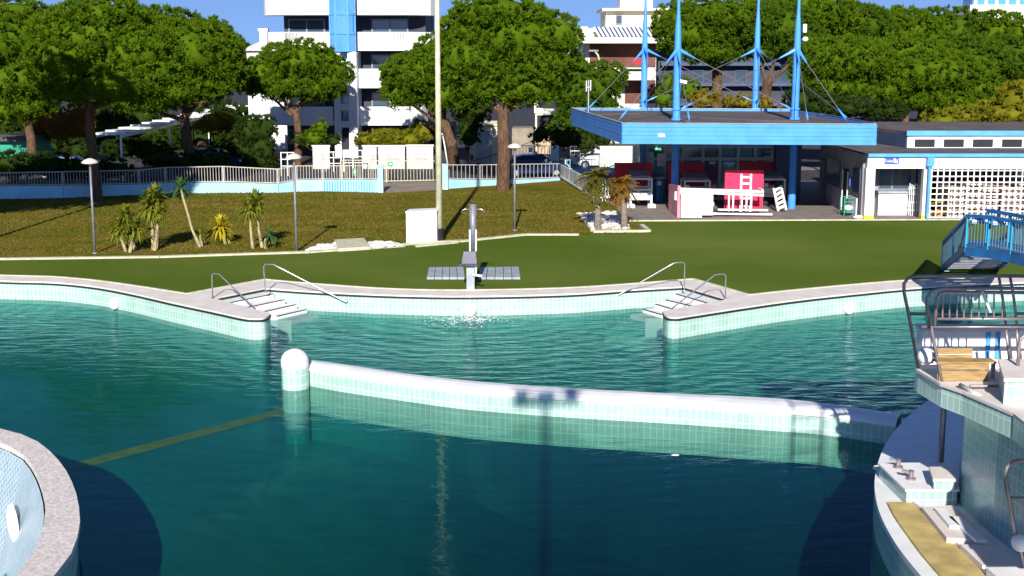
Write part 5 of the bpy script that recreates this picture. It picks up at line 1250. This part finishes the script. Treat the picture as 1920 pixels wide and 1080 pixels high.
part('seat_back',MB().bb(F2(1274,0).x,F2(1325,0).x,Yf+.2,Yf+.3,F2(960,376).z,F2(960,360).z),M['white'],t)
# white cabinet
Yc2=G(1305,411).y; p=G(1305,411); t=thing('white_cupboard','off white cupboard standing in front of the tipped lifeguard stand','cupboard',p)
xa,xb=W(1286,0,Yc2).x,W(1326,0,Yc2).x; z1=W(960,367,Yc2).z
part('body',MB().bb(xa,xb,Yc2,Yc2+.7,.06,z1),M['white'],t); part('top',MB().bb(xa-.03,xb+.03,Yc2-.03,Yc2+.73,z1+.002,z1+.05),M['whiteg'],t); part('handle',MB().bb(xb-.16,xb-.13,Yc2-.03,Yc2-.003,.4,.8),M['steel'],t)
part('foot',MB().bb(xa+.02,xa+.1,Yc2+.05,Yc2+.15,0,.058).bb(xb-.1,xb-.02,Yc2+.05,Yc2+.15,0,.058),M['rubber'],t)
# pink edge board leaning at left
p=G(1270,410); t=thing('pink_board','faded pink red board seen edge on, leaning left of the cupboard','board',p); Yp=p.y
a0=G(1273,409);a1=G(1256,394); zt0=W(1272,348,a0.y).z; zt1=W(1259,345,a1.y).z
mb=MB(); vs=[a0+Vector((0,0,.02)),a1+Vector((0,0,.02)),Vector((a1.x,a1.y,zt1)),Vector((a0.x,a0.y,zt0))]; o_=Vector((.08,0,0)); mb.add([v-o_ for v in vs]+[v for v in vs],[(3,2,1,0),(4,5,6,7),(0,1,5,4),(1,2,6,5),(2,3,7,6),(3,0,4,7)]); part('face',mb,M['pink'],t)
part('edge',MB().bb(a0.x-.10,a0.x+.04,a0.y-.06,a0.y-.002,.02,zt0),M['pink'],t)
# leaning white ladder right
p=G(1472,398); t=thing('leaning_ladder','short wide white ladder leaning beside the right blue post','ladder',p); Yp=p.y
mb=MB(); A=(W(1459,396,Yp),W(1448,345,Yp)); B=(W(1474,394,Yp),W(1462,349,Yp))
A=(W(1458,397,Yp),W(1451,372,Yp+.3),W(1461,347,Yp+.8)); B=(W(1474,396,Yp),W(1468,370,Yp+.3),W(1464,347,Yp+.8))
a,b=W(1459,396,Yp),W(1450,352,Yp+.9); c,d=W(1474,394,Yp),W(1464,348,Yp+.9)
mb.bar(a,b,.1,.08);mb.bar(c,d,.1,.08)
part('rail',mb,M['white'],t); mb=MB()
for k in range(5): u=.1+.19*k; mb.bar(a.lerp(b,u),c.lerp(d,u)+Vector((0,0,.14)),.12,.12)
part('rung',mb,M['white'],t)
# blue barrels
for (px,lab) in ((1234,'blue bin with a white card between the first two carts'),):
    p=G(px,378); t=thing('blue_bin',lab,'bin',p); part('body',MB().lathe((0,0,0),[(.36,0),(.4,1.25),(.42,1.3)],16),M['bridgeblue'],t,local=True); part('lid',MB().lathe((0,0,1.3),[(.44,0),(.44,.06),(.001,.12)],16),M['slats'],t,local=True); part('card',MB().box((0,-.42,1.05),(.22,.02,.22)),M['white'],t,local=True)
# ================================================================ BLUE BRIDGE
t=thing('blue_bridge','blue footbridge with stairs and barred railings at the right edge','bridge',G(1766,505))
A0=G(1767,504); 
def at(px,py,Y): return W(px,py,Y)
Ltop=W(1811,466,40.5); Rb=G(1868,503); Rtop=Ltop+(Rb-A0)*.97
# stairs: treads between left and right stringers
n=8; mb=MB(); st=MB()
for k in range(n):
    u=(k+.6)/n; a=A0.lerp(Ltop,u); b=Rb.lerp(Rtop,u); mb.bar(a,b,.34,.05)
part('tread',mb,M['greymetal'],t)
st.bar(A0,Ltop,.09,.22); st.bar(Rb,Rtop,.09,.22); part('stringer',st,M['bridgeblue'],t)
# deck run to the right: near edge through pixels
near=[Ltop,W(1852,470,39.6),W(1895,479,38.6),W(1930,488,37.6),W(2000,505,36)]
wd=Vector((.55,1.7,0)); 
farr=[p+wd for p in near]; 
# stairs meet the deck along Ltop..Rtop; deck outline starts there
mb=MB()
for i in range(len(near)-1):
    a,b,c,d=near[i],near[i+1],farr[i+1],farr[i]
    vs=[a,b,c,d]; mb.add([v+Vector((0,0,0)) for v in vs]+[v-Vector((0,0,.12)) for v in vs],[(0,1,2,3),(7,6,5,4),(0,4,5,1),(1,5,6,2),(2,6,7,3),(3,7,4,0)])
part('deck',mb,M['greymetal'],t)
mb=MB()
for i in range(len(near)-1): mb.bar(near[i]-Vector((0,.04,.08)),near[i+1]-Vector((0,.04,.08)),.08,.26); mb.bar(farr[i]-Vector((0,-.04,.08)),farr[i+1]-Vector((0,-.04,.08)),.08,.26)
part('edge_beam',mb,M['bridgeblue'],t)
def brail(ch,h,lab,posts=True):
    r=MB(); bl=MB(); 
    for a,b in zip(ch[:-1],ch[1:]):
        r.bar(a+Vector((0,0,h)),b+Vector((0,0,h)),.12,.10); r.bar(a+Vector((0,0,.12)),b+Vector((0,0,.12)),.06,.06)
        L=(b-a).length; n=max(2,int(L/.13))
        for k in range(n):
            q=a.lerp(b,(k+.5)/n); bl.bar(q+Vector((0,0,.12)),q+Vector((0,0,h-.04)),.022,.022)
        
    part('handrail',r,M['bridgeblue'],t); part('balusters',bl,M['bridgebal'],t)
mid=A0.lerp(Ltop,.5)
brail([A0,mid,Ltop]+near[1:],1.02,'n'); brail([Rb,Rb.lerp(Rtop,.5),Rtop],1.02,'s'); brail(farr[1:],1.02,'f')
for p in [A0+Vector((0,0,0)),mid]+near[:4]+[Rb]+farr[1:4]:
    part('post',MB().bar(p-Vector((0,0,.1)),p+Vector((0,0,.98)),.085,.085),M['bridgecyan'],t)
p=G(1773,508); part('foot_plate',MB().box(p+Vector((0,0,.1)),(.2,.2,.2)),M['bluew'],t)
# banners on the rail
for i,(a,b) in enumerate((((1823,411),(1850,415)),((1860,414),(1891,418)))):
    Yb_=40.3-.9*i; p=W((a[0]+b[0])/2,(a[1]+b[1])/2+1,Yb_-.15); t2=thing('rail_banner',['left white lettered strip hung on the blue bridge rail','right white lettered strip hung on the blue bridge rail'][i],'banner',p,'lettered strips on the bridge rail',rz=-.5 if 0 else 0)
    mb=MB(); rr_=random.Random(i+5); x=-.22
    while x<.22:
        w_=rr_.uniform(.016,.03); mb.box((x+w_/2,-.012,rr_.uniform(-.004,.004)),(w_,.008,rr_.uniform(.05,.075))); x+=w_+.012
    mb.box((0,-.012,-.065),(.44,.008,.012)); part('letters',mb,M['white'],t2,local=True); part('strip',MB().box((0,0,-.01),(.48,.012,.17)),M['bridgeblue'],t2,local=True)
# ================================================================ RIGHT FOREGROUND: round platform, slide stand
pe_px=[(1778,733),(1745,748),(1712,772),(1684,800),(1662,830),(1648,862),(1640,900),(1643,938),(1655,975),(1680,1020),(1712,1062),(1750,1105),(1800,1160)]
pe_=crom([G(*p) for p in pe_px],4)
t=thing('round_platform','round tiled platform in the pool at the right with a pale rim','platform',Vector((10,24,0)))
poly=pe_+[Vector((16,pe_[-1].y,0)),Vector((16,pe_[0].y,0))]
part('rim',MB().prism(poly,-.1,.0),M['coping_white'],t)
part('tiled_face',MB().wall(pe_[::-1],-4,-.101),M['tile'],t)
# tan ledge strip along the near part of the rim
tl=[(1664,941),(1678,968),(1700,1000),(1730,1040),(1765,1080),(1800,1120)]; tr_=[(1708,941),(1738,966),(1772,1000),(1808,1038),(1838,1068),(1885,1115)]
tl=[G(*p,.05) for p in tl]; tr_=[G(*p,.05) for p in tr_]
part('tan_ledge',MB().prism(crom(tl,4)+crom(tr_,4)[::-1],.0,.05),M['tan'],t)
mb=MB()
for a,b in zip(tr_[:-1],tr_[1:]): mb.bar(a+Vector((.06,0,.01)),b+Vector((.06,0,.01)),.10,.06)
part('white_curb',mb,M['coping_white'],t)
# low seat blocks right of the ledge
for (q,h,m_) in (([(1728,950),(1775,1008),(1852,1013),(1790,947)],.14,'coping'),([(1800,1020),(1842,1060),(1880,1060),(1850,1022)],.14,'coping'),([(1850,1064),(1890,1100),(1960,1100),(1905,1062)],.2,'coping_white')):
    P=[G(*p,h) for p in q]; part('seat_block',MB().prism(P,.002,h),M[m_],t)
for (q,h,m_) in (([(1752,952),(1780,985),(1800,985),(1772,952)],.2,'coping_white'),([(1778,968),(1830,1012),(1850,1012),(1800,968)],.2,'coping_white')):
    P=[G(*p,h) for p in q]; part('seat_slab',MB().prism(P,.145,h),M[m_],t)
# plinth with two spouts
h=.30
q=[(1649,868),(1700,917),(1795,917),(1795,868)]
P=[G(*p,h) for p in q]
t2=thing('spout_plinth','low pale tiled plinth with two metal spouts on the round platform','plinth',P[0])
part('body',MB().prism(P,.003,h-.04),M['tile_o'],t2); part('top',MB().prism([P[0]+Vector((-.03,.02,0)),P[1]+Vector((-.03,-.03,0)),P[2]+Vector((.03,-.03,0)),P[3]+Vector((.03,.02,0))],h-.039,h),M['coping_white'],t2)
for px,py in ((1684,877),(1708,899)):
    p=G(px,py,h); w_=part('spout',MB().lathe(p,[(.09,.002),(.09,.03),(.045,.05),(.045,.16),(.055,.17),(.001,.19)],12).bar(p+Vector((0,0,.12)),p+Vector((-.16,.05,.16)),.05,.05),M['steel_d'],t2)
P=[G(*p,.52) for p in ((1750,898),(1793,898),(1778,875),(1742,875))]
t3=thing('tiled_stool','small square tiled stool at the back of the spout plinth','stool',G(1770,905,h)); part('base',MB().prism([a.lerp(sum(P,Vector())/4,.12) for a in P],h+.002,.46),M['tile_o'],t3); part('seat',MB().prism(P,.462,.52),M['coping'],t3)
# tower wall standing behind the plinth
Yw=G(1800,870,0).y+.0; xw=W(1799,870,Yw).x
t=thing('slide_tower','tall grey tiled slide tower at the right with a high platform','tower',Vector((xw+2,Yw,0)))
part('tower_wall',MB().bb(xw,15,Yw,Yw+3,.003,6.0-1.2),M['tile_o'],t) if 0 else None
zq=2.5
# platform slab: plan corners
A_=G(1721,692,zq);B_=G(1766,718,zq);C_=G(1806,766,zq-.3); C_=Vector((C_.x,C_.y,zq)); D_=Vector((11.5,15.5,zq)); E_=Vector((11.5,A_.y+.1,zq))
D0=G(1868,686,zq)
part('slab_edge',MB().wall([D_,Vector((7.2,15.5,0)),Vector((7.75,18.5,0)),Vector((7.8,19.9,0)),C_,B_,A_,E_],zq-.42,zq-.052),M['tile'],t)
SL=[A_,B_,C_]
SL=[p+Vector((.012,.012,0)) for p in SL]
part('platform_slab',MB().prism(SL+[Vector((7.815,19.91,0)),Vector((7.765,18.5,0)),Vector((7.215,15.52,0)),D_,E_],zq-.42,zq-.053,bottom=True),M['coping'],t)
part('platform_floor',MB().prism([A_+Vector((-.03,.02,0)),B_+Vector((-.04,-.03,0)),C_+Vector((-.03,-.03,0)),Vector((7.78,19.87,0)),Vector((7.73,18.5,0)),Vector((7.17,15.5,0)),D_,E_],zq-.049,zq),M['coping'],t)
Yt=22.8; 
# supporting pier (wall seen below the slab)
pc=W(1806,900,C_.y+1.4)
xp=W(1797,900,16.9).x
q0=G(1799,872);q1=G(1799,945);q2=G(1860,1003);q3=G(1960,1075); part('base_wall',MB().wall([q3,q2,q1,q0][::-1],.003,zq-.43).prism([q0+Vector((.02,0,0)),q1+Vector((.02,.02,0)),q2+Vector((.02,.02,0)),q3+Vector((.02,.02,0)),Vector((14,q3.y,0)),Vector((14,q0.y,0))],.003,zq-.44),M['tile_w'],t)
part('bracket_leg',MB().bb(9.9,10.6,20.3,21.6,-.0,zq-.425),M['tile_o'],t)
part('post',MB().tube([(W(1770,760,24.9).x,24.9,zq-.3),(W(1770,760,24.9).x,24.9,.0)],.06,8),M['steel_d'],t)
# mint block in front right
Yb_=20.4; p0=W(1884,712,Yb_); x0=p0.x; z1=W(960,709,Yb_).z; z0=W(960,814,Yb_).z
part('mint_block',MB().prism([(x0,Yb_),(x0+3.5,Yb_),(x0+3.5,Yb_+1.2),(x0+.36,Yb_+1.2)],z0,z1-.05,bottom=True),M['tile_o'],t); part('mint_block_cap',MB().prism([(x0-.03,Yb_-.04),(x0+3.5,Yb_-.04),(x0+3.5,Yb_+1.3),(x0+.36,Yb_+1.3)],z1-.049,z1+.01),M['coping'],t)
# white slide wall at the back
Yv=23.4; part('white_wall',MB().bb(W(1730,640,Yv).x,12,Yv,Yv+.35,zq-.6,W(960,621,Yv).z),M['white'],t); part('white_wall_cap',MB().bb(W(1728,640,Yv).x,12.1,Yv-.05,Yv+.4,W(960,621,Yv).z+.002,W(960,616,Yv).z),M['coping'],t)
mb=MB()
for px in(1848,1866): mb.bb(W(px,640,Yv).x,W(px+8,640,Yv).x,Yv-.04,Yv-.003,zq+.05,W(960,622,Yv).z)
part('rail_shadow_stripe',mb,M['blue'],t)  # shadows of the rails painted as blue stripes on the white wall
# thin wall added right of the frame, shaped to shade platform and divider end
zmass=W(960,616,23.4).z+8.0*.4877-.10; print('zmass',zmass)
t=thing('stair_tower','thin tiled shade wall added just right of the frame','tower',Vector((8.5,13,0)))
part('wall',MB().bb(6.48,12.5,15.2,15.4,zmass,9.8).bb(10.4,12.5,15.2,15.4,-1,zmass-.001),M['tile_o'],t)
part('coping',MB().bb(6.43,12.6,15.1,15.5,9.8+.002,9.88),M['coping'],t)
# guard rails
def pipe(name,label,paths,r=.031,m_='steel_d'):
    t=thing(name,label,'railing',Vector(paths[0][0])); 
    nm=['main_tube']+['cross_tube']*20
    for i,p in enumerate(paths): part(nm[i],MB().tube(p,r if i==0 else r*.85,8),M[m_],t,smooth=True)
    return t
def WP(Y,*px): return [W(x,y,Y) for x,y in px]
Y1=22.97; Y2=21.9
pipe('guard_rail','far steel guard rail with a rounded corner on the high platform',[WP(Y1,(1722,692),(1715,650),(1704,590),(1695,548),(1695,532),(1702,522),(1716,518),(1740,517.5),(1990,518)),WP(Y1,(1704,588),(1880,590)),WP(Y1,(1905,588),(1990,588)),WP(Y1,(1873,519),(1880,560),(1886,610),(1893,680)),WP(Y1,(1894,519),(1901,560),(1908,620),(1916,690))])
pipe('guard_rail','near steel guard rail with a rounded corner beside the wooden seat',[WP(Y2,(1766,716),(1757,670),(1746,615),(1738,575),(1738,560),(1745,547),(1760,541),(1785,540.5),(1990,541)),WP(Y2,(1728,613),(1990,613)),WP(Y2,(1886,618),(1890,650),(1896,682)),WP(Y2,(1906,618),(1908,640),(1910,704),(1905,707))])
mb_paths=[WP(Y2-.35,(1752,610),(1757,560),(1762,551),(1772,548),(1990,549)),WP(Y2-.35,(1757,598),(1990,598))]
tg=pipe('barred_gate','small barred steel gate panel inside the near guard rail',mb_paths)
mb=MB()
for px in (1768,1781,1795,1808,1822,1836,1850,1864,1880): mb.tube(WP(Y2-.35,(px,549),(px-1,598)),.015,6)
part('bars',mb,M['steel_d'],tg)
pipe('grab_handle','hooped steel grab handle at the right edge above the mint block',[WP(21.2,(1908,706),(1910,650),(1914,634),(1924,627),(1940,626))])
pipe('grab_handle','white diagonal tube in the gate',[WP(21.2,(1841,546),(1848,562),(1857,586))],r=.026,m_='white')
pipe('guard_rail','lower steel handrail loop at the right edge over the seat blocks',[[W(1925,1080,19.8)*1.0]+WP(19.8,(1915,1037),(1905,1012),(1896,960),(1886,900),(1888,876),(1900,866),(1925,862),(1960,862)),WP(19.8,(1895,934),(1960,936)),WP(19.8,(1905,1012),(1922,1025),(1960,1050))],r=.036)
# wooden seat
Ys=21.9; t=thing('wooden_seat','small wooden bench with a low slatted back on the high platform','bench',W(1810,716,Ys))
def bx(x0,x1,y0,y1,Y,d,m_,nm):
    a=W(x0,y1,Y);b=W(x1,y0,Y); return part(nm,MB().bb(a.x,b.x,Y,Y+d,a.z,b.z),M[m_],t)
bx(1756,1824,653,664,Ys+.30,.03,'wood','backrest'); bx(1756,1824,666,671,Ys+.28,.03,'wood','backrest'); bx(1756,1824,672.5,677,Ys+.26,.03,'wood','backrest')
bx(1760,1854,681,693,Ys+.0,.035,'wood','front_board'); bx(1760,1854,695,714,Ys-.01,.035,'wood','front_board')
a=W(1757,679,Ys);b=W(1868,679,Ys); part('seat',MB().bb(a.x,b.x,Ys-.03,Ys+.27,a.z-.02,a.z+.012),M['wood'],t)
bx(1858,1867,681,710,Ys+.02,.04,'steel_d','leg'); bx(1757,1760,681,714,Ys+.02,.04,'steel_d','leg')
# globe lamp
p=W(1737,668,22.6); t=thing('globe_lamp','white globe lamp on a bent tube at the corner of the high platform','lamp',p)
part('globe',MB().ell(p,(.155,.155,.147),20,14),M['white'],t,smooth=True); part('arm',MB().tube([p+Vector((.06,-.12,-.09)),p+Vector((.08,-.14,.02)),p+Vector((.17,-.1,-.0)),p+Vector((.3,-.05,-.12))],.03,8),M['steel_d'],t,smooth=True)
# bracket arm under the seat
t=thing('diving_bracket','pale diagonal arm hanging below the wooden seat','bracket',W(1835,745,21.2)); part('arm',MB().tube([W(1800,722,21.4),W(1835,742,21),W(1867,768,20.8)],[.04,.052,.03],8),M['stone'],t,smooth=True); part('bar',MB().tube([W(1818,724,21.3),W(1872,724,21.3)],.026,8),M['steel_d'],t)
# glass side screens low right
# white ball lamp at lower right
p=W(1914,1018,19.7); single('globe_lamp',MB().ell(p,(.15,.15,.14),16,12),M['white'],'white globe lamp at the right edge inside the lower handrail','lamp',smooth=True)
p=G(1643,877,.05); single('water_nozzle',MB().ell(p,(.07,.05,.05),10,7),M['white'],'tiny white nozzle on the platform rim beside the plinth','nozzle',smooth=True)
# floating scrap
p=G(1266,853,WZ+.01); single('floating_scrap',MB().ell(p,(.1,.05,.012),8,5),M['white'],'tiny white scrap floating below the divider wall','scrap',smooth=True)
# light mast behind the camera whose shadow reaches the divider wall
t=thing('light_mast','tall light mast behind the viewpoint','light mast',Vector((-.72,-3,0)))
part('pole',MB().tube([(-.72,-3,0),(-.72,-3,16.3)],[.12,.08],10),M['steel'],t)
part('lamp',MB().box((-1.3,-3,16.45),(.45,.3,.35)).box((-.72,-3,16.4),(.55,.3,.3)).box((-.1,-3,16.5),(.4,.3,.4)),M['greymetal'],t); part('arm',MB().box((-.7,-3,16.25),(1.7,.12,.1)),M['steel'],t)
# hooped ladder behind the viewpoint to the right (its shadow crosses the end of the divider)
t=thing('hooped_ladder','hooped steel ladder near the added shade wall','ladder',Vector((6.3,13.3,9.1)))
mb=MB()
for x in(5.68,6.33): mb.tube([(x,11.4,7.2),(x,11.4,8.6),(x,11.4,9.55)],.035,6)
part('rail',mb,M['steel'],t); mb=MB()
for z in(7.4,7.8,8.2,8.6,9.0,9.5): mb.tube([(5.68,11.4,z),(6.33,11.4,z)],.03,6)
part('rung',mb,M['steel'],t)
print('objects',len(bpy.data.objects),'tris',sum(len(o.data.polygons) for o in bpy.data.objects if o.type=='MESH'))
